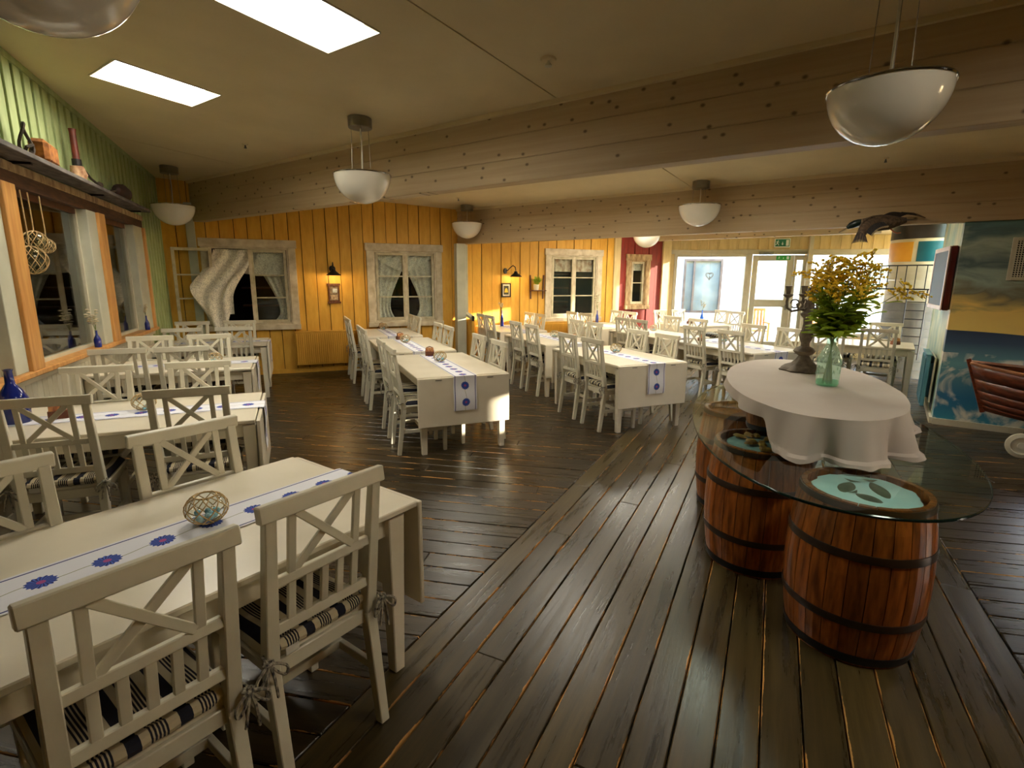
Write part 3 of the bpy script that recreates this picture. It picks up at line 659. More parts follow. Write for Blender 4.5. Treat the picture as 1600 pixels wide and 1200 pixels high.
# ------------------------------------------------------------------ column, low partition
t = struct(ob('column', None, None, (2.9, 9.58, 0)), 'white square column under the end of the second beam')
MB().box(-.09, .09, -.08, .08, 0, 2.256).build('shaft', whitepost, t, bevel=.006); MB().box(-.11, .11, -.10, .10, 0, .08).build('plinth', whitepost, t, bevel=.004)
t = struct(ob('wall_partition', None, None, (3.02, 9.72, 0)), 'low yellow partition beside the column with a grey rail')
for k in range(3): MB().box(0, .05, -.15*(k+1)+.003, -.15*k-.003, 0, .88).build('board', yellowp, t, bevel=.004)
MB().bar((.02, -.44, .91), (.02, .0, .98), .09, .05, (1, 0, 0)).build('cap_rail', whitepost, t, bevel=.004)
MB().box(-.02, .06, -.05, .02, .98, 2.25).build('conduit_box', whitepost, t, bevel=.004)
MB().box(.0, .04, -.48, -.44, .86, .95).build('rail_end', black, t, bevel=.004)

# ------------------------------------------------------------------ radiators
def radiator(label, L_, h, loc, rz, mat):
    t = thing('radiator', label, 'radiator', loc, rz)
    p = MB().box(0, L_, -.02, .02, 0, h).build('panel', mat, t, bevel=.006)
    k = int(L_/.033)
    for i in range(k): MB().box(.012+i*.033, .030+i*.033, -.032, -.02, .03, h-.03).build('fin', mat, t, bevel=.003)
    MB().box(-.005, L_+.005, -.032, .03, h, h+.015).build('top_grille', mat, t, bevel=.003)
    for x in (.12, L_-.12): MB().box(x-.015, x+.015, .02, .07, .1, h-.1).build('bracket', mat, t)
    return t
radiator('yellow radiator under the wall lamp between the two lace-curtained windows', 1.18, .57, (-.02, YB-.095, .14), 0, yellowp)
radiator('yellow radiator beneath the window beside the red wall', 1.1, .5, (4.62, YB-.095, .26), 0, yellowp)

# ------------------------------------------------------------------ chairs
def yback(z): return -.20-(.075 if z > .45 else 0)*((z-.45)/.55) if z > .45 else -.20-.055*(1-z/.45)
CH = {}
def chair_mesh(k, m, bevel=.003): CH[k] = m.mesh(k, paint, bevel)
m = MB(); zs = [(0, .032), (.45, .042), (1e9, 0)]
for s in (-1, 1):
    m = MB(); m.bar((0, yback(0), 0), (0, -.20, .44), .036, .036, (1, 0, 0), .042, .045); m.bar((0, -.20, .44), (0, yback(.955), .955), .042, .045, (1, 0, 0), .036, .028); CH['back_post'] = m.mesh('back_post', paint, .003)
m = MB(); m.bar((0, .185, 0), (0, .185, .42), .034, .034, (1, 0, 0), .042, .042); CH['leg'] = m.mesh('leg', paint, .003)
m = MB(); m.bar((-.218, yback(.973), .973), (.218, yback(.973), .973), .052, .03, (0, .13, 1)); CH['top_rail'] = m.mesh('top_rail', paint, .004)
m = MB(); m.bar((-.175, yback(.735), .735), (.175, yback(.735), .735), .031, .022, (0, .13, 1)); CH['middle_rail'] = m.mesh('middle_rail', paint, .003)
m = MB(); m.bar((-.175, yback(.57), .57), (.175, yback(.57), .57), .034, .024, (0, .13, 1)); CH['lower_rail'] = m.mesh('lower_rail', paint, .003)
m = MB(); m.bar((0, yback(.58), .58), (0, yback(.73), .73), .026, .014); CH['slat'] = m.mesh('slat', paint, .002)
m = MB(); m.bar((0, yback(.745), .745), (0, yback(.955), .955), .026, .014); CH['upper_slat'] = m.mesh('upper_slat', paint, .002)
for s, k in ((-1, 'cross_a'), (1, 'cross_b')):
    m = MB(); m.bar((-.102*s, yback(.75)+.003*s, .75), (.102*s, yback(.95)+.003*s, .95), .026, .012, (0, 0, 1)); CH[k] = m.mesh('cross_brace', paint, .002)
m = MB(); m.box(-.185, .185, -.205, .205, .40, .452); CH['seat_frame'] = m.mesh('seat_frame', paint, .003)
m = MB(); m.box(-.205, .205, -.195, .222, .452, .472); CH['seat'] = m.mesh('seat', paint, .005)
m = MB(); m.bar((0, -.225, .22), (0, .185, .22), .02, .034); CH['stretcher'] = m.mesh('side_stretcher', paint, .002)
m = MB(); m.box(-.185, .185, -.03, -.01, .205, .24); CH['cross_stretcher'] = m.mesh('cross_stretcher', paint, .002)
def cushion_pt(u, v):
    x = -.195+.39*u; y = -.188+.39*v; e = min(u, 1-u, v, 1-v); h = .034*min(1, (e/.08))**.5 if e > 0 else 0
    return (x, y, .476+h+.006*math.sin(u*9)*math.sin(v*8))
m = MB(); m.grid(cushion_pt, 18, 18); m.grid(lambda u, v: (-.195+.39*u, -.188+.39*(1-v), .474), 1, 1)
# rolled rear edge
m.tube([(-.19+.38*i/12, -.192, .494+.003*math.sin(i*2.4)) for i in range(13)], [.006, .016]+[.021]*9+[.016, .006], 8)
CH['cushion'] = m.mesh('cushion', stripe, 0, True)
tiem = PM('tie_band', (24, 25, 38), (186, 178, 156), .9, 110, (1, 1, .5))
def curve_path(pts, n=4):
    p = [Vector(q) for q in pts]; p = [p[0]]+p+[p[-1]]; out = []
    for i in range(1, len(p)-2):
        for k in range(n):
            t = k/n; a, b, c, d = p[i-1], p[i], p[i+1], p[i+2]
            out.append(.5*((2*b)+(c-a)*t+(2*a-5*b+4*c-d)*t*t+(3*b-a-3*c+d)*t**3))
    return out+[p[-2]]
def tie_mesh(s):
    m = MB(); x, y, z = .213*s, -.225, .50
    m.tube([(.19*s, -.19, .49), (x, y+.01, z), (x+.004*s, y-.02, z-.004)], .005, 5)
    m.tube([(x+.014*math.cos(a), y-.02+.012*math.sin(a), z-.004) for a in [i*1.05 for i in range(6)]], .006, 5, True)
    for q, w in ((-1, .045), (1, .05)):
        m.tube(curve_path([(x, y-.026, z-.004), (x+q*w*.5, y-.032, z-.012), (x+q*w, y-.034, z-.035), (x+q*w*.9, y-.034, z-.06), (x+q*w*.45, y-.033, z-.04), (x, y-.026, z-.006)]), .0046, 5)
    m.tube(curve_path([(x, y-.026, z-.004), (x-.012, y-.034, z-.05), (x-.024, y-.036, z-.105)]), .0048, 5); m.tube(curve_path([(x, y-.026, z-.004), (x+.008, y-.034, z-.045), (x+.014, y-.036, z-.12)]), .0048, 5)
    return m.mesh('cushion_tie', tiem, 0, True)
CH['tie_l'] = tie_mesh(-1); CH['tie_r'] = tie_mesh(1)
m = MB(); m.box(-.14, -.095, -.2155, -.2145, .462, .488); tagm = PM('care_label', (226, 224, 214)); CH['tag'] = m.mesh('care_label', tagm)
def make_chair(label, x, y, faz, group, mats=None):
    """x,y = middle of the top rail; faces azimuth faz"""
    a = math.radians(faz); t = thing('dining_chair', label, 'chair', (x+.27*math.sin(a), y+.27*math.cos(a), 0), az(faz), group)
    for s in (-1, 1):
        ob('back_post', CH['back_post'], t, (.185*s, 0, 0)); ob('leg', CH['leg'], t, (.18*s, 0, 0)); ob('stretcher', CH['stretcher'], t, (.182*s, 0, 0))
        ob('slat', CH['upper_slat'], t, (.115*s, 0, 0))
    for k in range(5): ob('slat', CH['slat'], t, (-.115+.0575*k, 0, 0))
    for k in ('top_rail', 'middle_rail', 'lower_rail', 'seat_frame', 'seat', 'cross_stretcher'): ob(k, CH[k], t)
    ob('cross_brace', CH['cross_a'], t); ob('cross_brace', CH['cross_b'], t)
    c = ob('cushion', CH['cushion'], t); c['label'] = 'navy and cream striped cushion'
    ob('tie', CH['tie_l'], c); ob('tie', CH['tie_r'], c); ob('care_label', CH['tag'], c)
    return t

# ------------------------------------------------------------------ tables, runners
LEG = MB().bar((0, 0, 0), (0, 0, .70), .05, .05, (1, 0, 0), .078, .078).mesh('leg', tablep, .004)
def make_table(label, cx, cy, laz, L_, wd=.89, group=None, leaves=(1, 1), drop=.46, inset=.038):
    t = thing('drop_leaf_table', label, 'table', (cx, cy, 0), az(laz), group); h = L_/2; w = wd/2
    ob('tabletop', MB().box(-w, w, -h, h, .716, .74).mesh('tabletop', tablep, .004), t)
    ob('apron', MB().box(-w+.06, w-.06, -h+.06, -h+.08, .62, .716).box(-w+.06, w-.06, h-.08, h-.06, .62, .716).box(-w+.05, -w+.07, -h+.06, h-.06, .62, .716).box(w-.07, w-.05, -h+.06, h-.06, .62, .716).mesh('apron', tablep, .003), t)
    for sx in (-1, 1):
        for sy in (-1, 1): ob('leg', LEG, t, (sx*(w-.06), sy*(h-inset), 0))
    for s, on in zip((-1, 1), leaves):
        if on:
            y0, y1 = sorted((s*(h+.006), s*(h+.028)))
            ob('drop_leaf', MB().box(-w, w, y0, y1, .733-drop, .733).mesh('drop_leaf', tablep, .004), t)
            for x in (-.25, .25): ob('hinge', MB().box(x-.03, x+.03, min(s*(h-.02), s*(h+.03)), max(s*(h-.02), s*(h+.03)), .708, .716).mesh('hinge', steel), t)
    return t
def make_runner(label, cx, cy, laz, L_, hangs, off=0, group='cornflower runners'):
    """cloth strip along the table; hangs = (drop at -y end, drop at +y end)"""
    h = L_/2+.031; path = []
    if hangs[0] > 0:
        n = 8
        for i in range(n+1): path.append((-h-.006-.006*math.sin(i*.8), .742-hangs[0]*(1-i/n)))
    path.append((-h+.01 if hangs[0] else -h+.12, .7435)); N = 16
    y0 = path[-1][0]; y1 = h-.01 if hangs[1] else h-.12
    for i in range(1, N): path.append((y0+(y1-y0)*i/N, .7435))
    path.append((y1, .7435))
    if hangs[1] > 0:
        for i in range(9): path.append((h+.006+.006*math.sin(i*.8), .742-hangs[1]*i/8))
    s = [0]
    for p, q in zip(path, path[1:]): s.append(s[-1]+math.dist(p, q))
    n = len(path)-1; m = MB()
    def fn(u, v):
        i = round(v*n); y, z = path[i]; return (off-.113+.226*u, y, z)
    m.grid(fn, 4, n, uvs=lambda u, v: (-.113+.226*u, s[round(v*n)]))
    return tag(m.build('table_runner', runnerm, smooth=True, loc=(cx, cy, 0), rz=az(laz)), label, 'table runner', group)
TD = (math.sin(math.radians(58.68)), math.cos(math.radians(58.68)))
t1c = (.173-TD[0]*.775, 2.354-TD[1]*.775)
TABS = []   # key, centre, azimuth of long axis, length, table words
TABS.append(('T1', t1c, 58.68, 1.55, 'nearest table at the lower left'))
TABS.append(('T2', (-1.03, 4.02), 90, 1.50, 'second table along the green wall'))
TABS.append(('T3', (-1.125, 6.18), 90, 1.36, 'third table along the green wall'))
TABS.append(('T4', (-1.085, 8.20), 90, 1.40, 'fourth table along the green wall'))
for col, cx, ys, words in (('M', 1.42, (5.36, 7.14, 8.92), 'middle row'), ('R', 3.53, (5.32, 7.18, 8.97), 'centre-right row'), ('Q', 5.63, (5.53, 7.25, 8.93), 'far-right row')):
    for i, cy in enumerate(ys):
        L_ = 1.50 if i < 2 else 1.30
        TABS.append((col+str(i+1), (cx+(.06 if col == 'R' and i else 0)+(.06 if col == 'R' and i == 2 else 0), cy), 0, L_, ('front', 'second', 'back')[i]+' table of the '+words))
for k, c, a, L_, words in TABS:
    leaves = (1, 1) if k[0] != 'T' else (0, 1)
    if k in ('M3', 'R3', 'Q3'): leaves = (1, 0)
    make_table('cream drop-leaf dining table, '+words, c[0], c[1], a, L_, group='drop-leaf dining tables', leaves=leaves, inset=.09 if k == 'T1' else .038)
    make_runner('white runner printed with blue cornflowers on the '+words, c[0], c[1], a, L_, (.33 if k[0] != 'T' else 0, .30 if k[0] == 'T' else 0), off=.03 if k[0] == 'R' else 0)
VC = bn(-.40, 9.22); make_table('cream table beside the television wall, behind the flower table', VC.x, VC.y, AZB, 1.52, group='drop-leaf dining tables', leaves=(0, 0))
make_table('cream table by the big window, holding a blue vase', 7.62, 8.52, 90, 1.15, group='drop-leaf dining tables', leaves=(1, 0), wd=.8)
make_runner('white cornflower runner on the table by the big window', 7.62, 8.52, 90, 1.15, (0, 0))
GC = 'white slat-back dining chairs'
def pair(words, side, p1, p2, faz, n1='nearer', n2='farther'):
    make_chair('cream chair, %s of two, %s of the %s' % (n1, side, words), *p1, faz, GC); make_chair('cream chair, %s of two, %s of the %s' % (n2, side, words), *p2, faz, GC)
W_ = {k: w for k, _, _, _, w in TABS}
pair(W_['T1'], 'camera side', (-.36, 1.31), (.05, 1.62), -31.3, 'left', 'right'); pair(W_['T1'], 'far side', (-1.03, 2.19), (-.47, 2.54), 148.7, 'left', 'right')
pair(W_['T2'], 'camera side', (-1.26, 3.41), (-.60, 3.42), 0, 'left', 'right'); pair(W_['T2'], 'far side', (-1.33, 4.52), (-.70, 4.52), 180, 'left', 'right')
pair(W_['T3'], 'camera side', (-1.47, 5.57), (-.98, 5.56), 0, 'left', 'right'); pair(W_['T3'], 'far side', (-1.46, 6.68), (-.90, 6.68), 180, 'left', 'right')
pair(W_['T4'], 'camera side', (-1.32, 7.60), (-.74, 7.60), 0, 'left', 'right'); pair(W_['T4'], 'far side', (-1.37, 8.71), (-.76, 8.71), 180, 'left', 'right')
for k, xl, yl, xr, yr in (('M1', .80, (4.90, 5.48), 1.93, (5.03, 5.66)), ('M2', .78, (6.74, 7.24), 1.90, (6.84, 7.40)), ('M3', .77, (8.57, 9.04), 1.90, (8.75, 9.25)),
                          ('R1', 2.95, (4.88, 5.44), 4.03, (4.98, 5.56)), ('R2', 3.07, (6.72, 7.30), 4.12, (6.76, 7.30)), ('R3', 3.14, (8.63, 9.10), 4.17, (8.74, 9.22)),
                          ('Q1', 5.09, (5.07, 5.74), 6.15, (5.08, 5.70)), ('Q2', 5.10, (7.02, 7.48), 6.17, (6.87, 7.52)), ('Q3', 5.08, (8.66, 9.2), 6.18, (8.80, 9.28))):
    pair(W_[k], 'left side', (xl, yl[0]), (xl, yl[1]), 90); pair(W_[k], 'right side', (xr, yr[0]), (xr, yr[1]), 270)
for b_, w_ in ((-.64, 'left'), (-.06, 'right')):
    p = bn(b_, 8.56); make_chair('cream chair, %s of two, camera side of the table by the television wall' % w_, p.x, p.y, 57.9, GC)
    p = bn(b_+.06, 9.92); make_chair('cream chair, %s of two, window side of the table by the television wall' % w_, p.x, p.y, 237.9, GC)
make_chair('sunlit chair at the left of the window table, back to the red wall', 7.22, 9.21, 165, GC); make_chair('sunlit chair close to the glass behind the window table', 7.72, 9.24, 172, GC)
make_chair('chair seen edge-on at the right end of the window table', 8.40, 8.28, 266, GC); make_chair('chair seen edge-on nearest the glazed door', 8.52, 8.76, 268, GC)

# ------------------------------------------------------------------ pendant lamps
def pendant(label, x, y, zrim=2.59, cup=True):
    n = .8469*x+.5317*y; top = zc(n); t = thing('pendant_lamp', label, 'lamp', (x, y, zrim), 0, 'half-globe pendant lamps')
    R_ = .265
    ob('shade', PENDANT['shade'], t); ob('rim_ring', PENDANT['rim'], t); ob('top_plate', PENDANT['plate'], t)
    h = top-zrim
    MB().lathe([(0, h-.09), (.105, h-.09), (.11, h-.085), (.11, h+.006), (0, h+.006)], 24).build('ceiling_cup', steel, t, smooth=True)
    MB().tube([(0, 0, .01), (.006, .003, h*.5), (0, 0, h-.07)], .007, 6).build('flex', paint, t, smooth=True)
    for k in range(3):
        a = k*2*PI/3+.5; MB().tube([(.10*math.cos(a), .10*math.sin(a), .005), (.09*math.cos(a), .09*math.sin(a), h-.085)], .0022, 5).build('suspension_wire', steel, t)
    return t
PENDANT = {}
m = MB(); pr = [(max(.0, .265*math.sin(a)), -.265*math.cos(a)) for a in [PI/2*i/14 for i in range(15)]]
m.lathe(pr, 40); PENDANT['shade'] = m.mesh('shade', opal, 0, True)
PENDANT['rim'] = MB().tube([(.266*math.cos(2*PI*i/48), .266*math.sin(2*PI*i/48), 0) for i in range(48)], .007, 6, True).mesh('rim', chrome, 0, True)
PENDANT['plate'] = MB().lathe([(0, -.004), (.262, -.004), (.262, .002), (.05, .006), (.05, .03), (0, .03)], 40).mesh('plate', opal, 0, True)
pendant('white half-globe pendant lamp above the middle of the front beam', .69, 5.45); pendant('white half-globe pendant lamp in the dark corner near the green wall', -1.45, 8.78)
pendant('small distant half-globe pendant lamp beside the white column', 2.93, 9.22); pendant('white half-globe pendant lamp above the far-right row of tables', 5.05, 5.76)
pendant('largest pendant lamp, near the camera at the upper right', 2.80, 1.91, 2.56); pendant('half-globe pendant lamp cut off at the upper left corner', -.60, 2.04, 2.57)
pendant('pendant lamp peeking below the second beam by the red wall', 6.60, 8.98, 2.52)

# sprinkler heads and detector on the ceiling
for lab, x, y, big in (('round white smoke detector on the ceiling near the seam', 1.725, 3.556, 1), ('small sprinkler head on the ceiling above the green-wall tables', -.385, 6.99, 0), ('small sprinkler head between the two big beams', 2.6, 8.63, 0), ('small sprinkler head above the stuffed duck', 5.9, 3.95, 0)):
    z = zc(.8469*x+.5317*y); t = thing('smoke_detector' if big else 'sprinkler_head', lab, 'detector' if big else 'sprinkler', (x, y, z))
    r_ = .055 if big else .03
    MB().lathe([(0, -.012), (r_*.9, -.012), (r_, -.004), (r_, .01), (0, .01)], 20).build('base', ceilp, t, smooth=True)
    MB().lathe([(0, -.05), (r_*.5, -.046), (r_*.35, -.03), (.008, -.02), (.008, -.012), (0, -.012)], 12).build('head', steel if not big else trimp, t, smooth=True)

# ------------------------------------------------------------------ wall lamps, pictures, plant shelf on the yellow wall
def wall_lamp(label, x, z, yaw_):
    t = thing('wall_lamp', label, 'lamp', (x, YB-.022, z), yaw_, 'black gooseneck wall lamps')
    MB().lathe([(0, 0), (.055, 0), (.05, .02), (0, .025)], 18).build('wall_rose', black, t, smooth=True).rotation_euler = (PI/2, 0, 0)
    MB().tube([(0, -.02, 0), (0, -.07, .01), (0, -.13, .06), (0, -.20, .10), (0, -.255, .07), (0, -.27, .0)], .009, 8).build('arm', black, t, smooth=True)
    sh = MB().lathe([(.125, -.105), (.12, -.10), (.04, -.03), (.03, .0), (.0, .005)], 24, cap=False).build('shade', black, t, smooth=True); sh.location = (0, -.27, -.01)
    bu = MB().lathe([(0, -.09), (.022, -.075), (.026, -.055), (.014, -.025), (0, -.02)], 12).build('bulb', emis('bulb_glow', (1, .72, .35), 4), t, smooth=True); bu.location = (0, -.27, -.01)
    l = bpy.data.lights.new('bulb_light', 'POINT'); l.energy = WALLLAMP; l.color = (1, .66, .30); l.shadow_soft_size = .03
    lo = bpy.data.objects.new('bulb_light', l); COL.objects.link(lo); lo.parent = t; lo.location = (0, -.27, -.13)
    return t
WALLLAMP = 5.0
wall_lamp('black wall lamp between the two lace-curtained windows', .65, 1.78, 0); wall_lamp('black wall lamp on the yellow wall beyond the column', 3.86, 1.78, .5)
def picture(name, label, x0, x1, z0, z1, fm, build):
    t = thing(name, label, 'picture', ((x0+x1)/2, YB-.024, z0)); w, h = x1-x0, z1-z0
    MB().box(-w/2, w/2, -.012, 0, 0, h).build('backing', fm, t)
    for a in ((-w/2, -w/2+.022, 0, h), (w/2-.022, w/2, 0, h), (-w/2+.022, w/2-.022, 0, .022), (-w/2+.022, w/2-.022, h-.022, h)): MB().box(a[0], a[1], -.03, -.008, a[2], a[3]).build('frame_bar', fm, t, bevel=.003)
    build(t, w, h); return t
def pic1(t, w, h):
    MB().box(-w/2+.02, w/2-.02, -.016, -.012, .02, h-.02).build('print', PM('photo_print', (150, 132, 104), (60, 48, 38), .6, 26), t)
    MB().box(-.02, .055, -.018, -.016, h*.55, h*.8).build('print', PM('photo_paper', (196, 204, 204), (160, 168, 168), .6, 30), t); MB().box(-.05, .06, -.018, -.016, h*.12, h*.4).build('print', PM('note_paper', (204, 184, 150), (130, 100, 76), .6, 40), t)
    MB().box(-w/2-.02, w/2+.02, -.035, 0, -.03, 0).build('frame_bar', brownw, t); MB().box(-w/2-.02, w/2+.02, -.035, 0, h, h+.03).build('frame_bar', brownw, t)
picture('notice_frame', 'small brown wooden notice frame under the first wall lamp', .565, .745, 1.22, 1.50, brownw, pic1)
def pic2(t, w, h):
    MB().box(-w/2+.02, w/2-.02, -.015, -.012, .02, h-.02).build('mount', PM('picture_mount', (224, 216, 196)), t)
    MB().box(-w/2+.045, w/2-.045, -.018, -.014, .05, h-.05).build('print', PM('picture_dark', (66, 70, 48), (34, 38, 30), .6, 14), t)
    m = MB(); m.add([(-.04, -.019, .09), (.04, -.019, .09), (.022, -.019, .16), (0, -.019, .175), (-.022, -.019, .16)], [(0, 1, 2, 3, 4)]); m.build('print', PM('picture_yellow', (226, 186, 50)), t)
picture('framed_picture', 'small dark framed picture of something yellow under the second wall lamp', 3.78, 3.975, 1.275, 1.545, black, pic2)
t = thing('wall_shelf', 'little dark wooden wall shelf holding a potted plant', 'shelf', (4.545, YB-.024, 1.235))
for s in (-1, 1): MB().bar((.135*s, -.01, 0), (.15*s, -.01, .47), .03, .02).build('upright', brownw, t, bevel=.003)
MB().box(-.16, .16, -.13, 0, .155, .175).build('shelf_board', brownw, t, bevel=.003)
t = thing('potted_plant', 'leafy green plant in a cream pot on the little wall shelf', 'plant', (4.50, YB-.10, 1.4105))
MB().lathe([(0, 0), (.045, 0), (.058, .11), (.05, .11), (.045, .09), (0, .09)], 20).build('pot', trimp, t, smooth=True)
LEAF = MB(); LEAF.grid(lambda u, v: ((u-.5)*.34*math.sin(PI*min(1, v*.96+.04))**.8, v, .12*v*v-.08*abs(u-.5)), 4, 6); LEAFM = LEAF.mesh('leaf', leafm, 0, True)
rnd = random.Random(3)
for k in range(34):
    a = rnd.uniform(0, 2*PI); e = rnd.uniform(.1, 1.25); l = ob('leaf', LEAFM, t, (rnd.uniform(-.03, .03), rnd.uniform(-.03, .02), .10+rnd.uniform(0, .08)), rot=(e, 0, a)); l.scale = (.11, rnd.uniform(.09, .14), .12)

# ------------------------------------------------------------------ net-wrapped glass bowls, condiment boxes, vases
def net_bowl_parts():
    P = {}
    R_ = .068
    def sph(th, ph): return (R_*math.sin(th)*math.cos(ph), R_*math.sin(th)*math.sin(ph), .056-R_*.82*math.cos(th))
    P['glass'] = MB().lathe([(max(0, R_*math.sin(a)), .056-R_*.82*math.cos(a)) for a in [PI*(.02+.80*i/12) for i in range(13)]], 28, cap=False).mesh('bowl', clearfl, 0, True)
    m = MB(); n = 9
    for d in (-1, 1):
        for k in range(n):
            m.tube([tuple(c*1.05 if i < 2 else .003+(c-.003)*1.02 for i, c in enumerate(sph(PI*(.08+.75*j/9), 2*PI*k/n+d*j*.19))) for j in range(10)], .0022, 5)
    P['net'] = m.mesh('net', rope, 0, True)
    P['rim'] = MB().tube([sph(PI*.825, 2*PI*i/28) for i in range(28)], .0034, 5, True).mesh('rim', rope, 0, True)
    P['pebble'] = MB().lathe([(max(0, .012*math.sin(a)), -.009*math.cos(a)) for a in [PI*i/5 for i in range(6)]], 8).mesh('pebble', pebblem, 0, True)
    return P
NB = net_bowl_parts()
def net_bowl(label, x, y, z=.7445, s=1, full=True):
    t = thing('net_bowl', label, 'bowl', (x, y, z), random.uniform(0, 3), 'net-wrapped glass bowls'); t.scale = (s, s, s)
    ob('bowl', NB['glass'], t); ob('net', NB['net'], t); ob('rim', NB['rim'], t)
    rr = random.Random(int(x*100+y*10)); 
    for k in range(16 if full else 7):
        a = rr.uniform(0, 6.28); r_ = .042*rr.random()**.5; ob('pebble', NB['pebble'], t, (r_*math.cos(a), r_*math.sin(a), .014+rr.uniform(0, .022)), rot=(rr.random(), rr.random(), 0))
net_bowl('rope-netted glass bowl with blue pebbles on the nearest table', -.345, 2.06)
net_bowl('netted glass bowl on the second green-wall table', -.977, 4.10, full=False); net_bowl('netted glass bowl on the third green-wall table', -.80, 6.15, full=False)
for lab, x, y in (('front table of the middle row', 1.42, 5.48), ('second table of the middle row', 1.40, 7.30), ('back table of the middle row', 1.42, 9.35), ('front table of the centre-right row', 3.62, 5.42), ('second table of the centre-right row', 3.68, 7.20), ('back table of the centre-right row', 3.80, 9.10),
                  ('front table of the far-right row', 5.75, 5.85), ('second table of the far-right row', 5.80, 7.55)):
    net_bowl('netted glass bowl on the '+lab, x, y, full=False)
cbox = PM('condiment_wood', (122, 70, 40), (84, 44, 24), .6, 16)
CB = {'box': MB().box(-.05, .05, -.035, .035, 0, .006).box(-.05, -.044, -.035, .035, .006, .05).box(.044, .05, -.035, .035, .006, .05).box(-.044, .044, -.035, -.029, .006, .05).box(-.044, .044, .029, .035, .006, .05).mesh('box', cbox, .001)}
CB['handle'] = MB().tube([(-.047, 0, .04), (-.04, 0, .09), (0, 0, .105), (.04, 0, .09), (.047, 0, .04)], .005, 6).mesh('handle', cbox, 0, True)
CB['jar'] = MB().lathe([(0, 0), (.016, 0), (.017, .055), (.012, .065), (0, .066)], 12).mesh('jar', clearfl, 0, True)
CB['lid'] = MB().lathe([(0, .062), (.014, .062), (.014, .08), (0, .082)], 12).mesh('lid', PM('jar_lid', (206, 200, 190), (180, 174, 164), .3, 8), 0, True)
CB['pack'] = MB().box(-.013, .013, -.02, .02, 0, .085).mesh('sachet', PM('sachet', (206, 150, 84), (150, 86, 60), .6, 40), .001)
def condiments(label, x, y, z=.7445):
    t = thing('condiment_caddy', label, 'caddy', (x, y, z), random.uniform(-.4, .4), 'condiment caddies')
    ob('box', CB['box'], t); ob('handle', CB['handle'], t)
    for p in (-.024, .024): j = ob('jar', CB['jar'], t, (p, .010, .007)); ob('lid', CB['lid'], j)
    for p in (-.03, 0, .03): ob('sachet', CB['pack'], t, (p, -.012, .007))
condiments('wooden condiment caddy at the back edge of the middle row front table', 1.42, 5.95); condiments('wooden condiment caddy on the middle row second table', 1.40, 7.70); condiments('wooden condiment caddy on the middle row back table', 1.42, 9.52)
condiments('wooden condiment caddy on the second green-wall table', -1.42, 4.05); condiments('wooden condiment caddy on the far-right row front table', 5.52, 6.05); condiments('wooden condiment caddy on the window table', 7.52, 8.62); condiments('condiment caddy at the end of the table by the television', bn(.14, 9.22).x, bn(.14, 9.22).y, .7405)
def blossom_mesh():
    m = MB()
    for k in range(5):
        a = 2*PI*k/5; m.lathe([(0, -.006), (.008, 0), (0, .008)], 6, (.008*math.cos(a), .008*math.sin(a), 0))
    m.lathe([(0, -.005), (.008, .002), (0, .009)], 6); return m.mesh('blossom', dryfl, 0, True)
BLO = blossom_mesh()
def vase(label, x, y, z, h=.22, r_=.035, n=5, tall=.28, lean=(0, 0), mat=None, seed=1):
    t = thing('blue_vase', label, 'vase', (x, y, z), 0, 'blue bottle vases')
    MB().lathe([(0, 0), (r_*.95, 0), (r_, .02), (r_, h*.45), (r_*.72, h*.6), (r_*.32, h*.74), (r_*.28, h*.96), (r_*.36, h), (r_*.24, h), (r_*.2, h*.75), (0, h*.72)], 22).build('bottle', mat or bluedeep, t, smooth=True)
    rr = random.Random(seed)
    for k in range(n):
        a = rr.uniform(0, 6.28); q = rr.uniform(.02, .07); H_ = h+tall*rr.uniform(.55, 1)
        ex, ey = q*math.cos(a)+lean[0], q*math.sin(a)+lean[1]
        s_ = MB().tube([(0, 0, h*.76), (0, 0, h*.98), (ex*.4, ey*.4, (h+H_)/2), (ex, ey, H_)], .0022, 5).build('stem', stemm, t)
        for j in range(5):
            f = .45+.55*j/4; o = ob('blossom', BLO, t, (ex*f+rr.uniform(-.012, .012), ey*f+rr.uniform(-.012, .012), h+(H_-h)*f)); o.scale = (1.1,)*3
vase('large square-shouldered cobalt bottle on the second green-wall table', -1.62, 4.02, .7405, .33, .075, 0)
vase('blue vase of dried white blossoms on the sill by the second post', -1.77, 6.15, .9555, .16, .03, 5, .2, (.0, -.05), seed=4); vase('blue vase of dried blossoms on the sill near the room corner', -1.76, 8.0, .9555, .18, .03, 4, .18, seed=6)
vase('slim blue vase with dried sprig on the back centre-right table', 3.62, 9.28, .7445, .30, .032, 3, .2, seed=8); vase('blue vase of white blossom in front of the window beside the red wall', 5.72, 9.3, .7445, .26, .033, 5, .42, seed=9)
vase('bright blue glass vase on the window table', 7.72, 8.5, .7445, .28, .035, 3, .2, mat=PM('bright_blue_glass', (40, 110, 226), (24, 84, 200), .08, 4, coat=.6), seed=11)

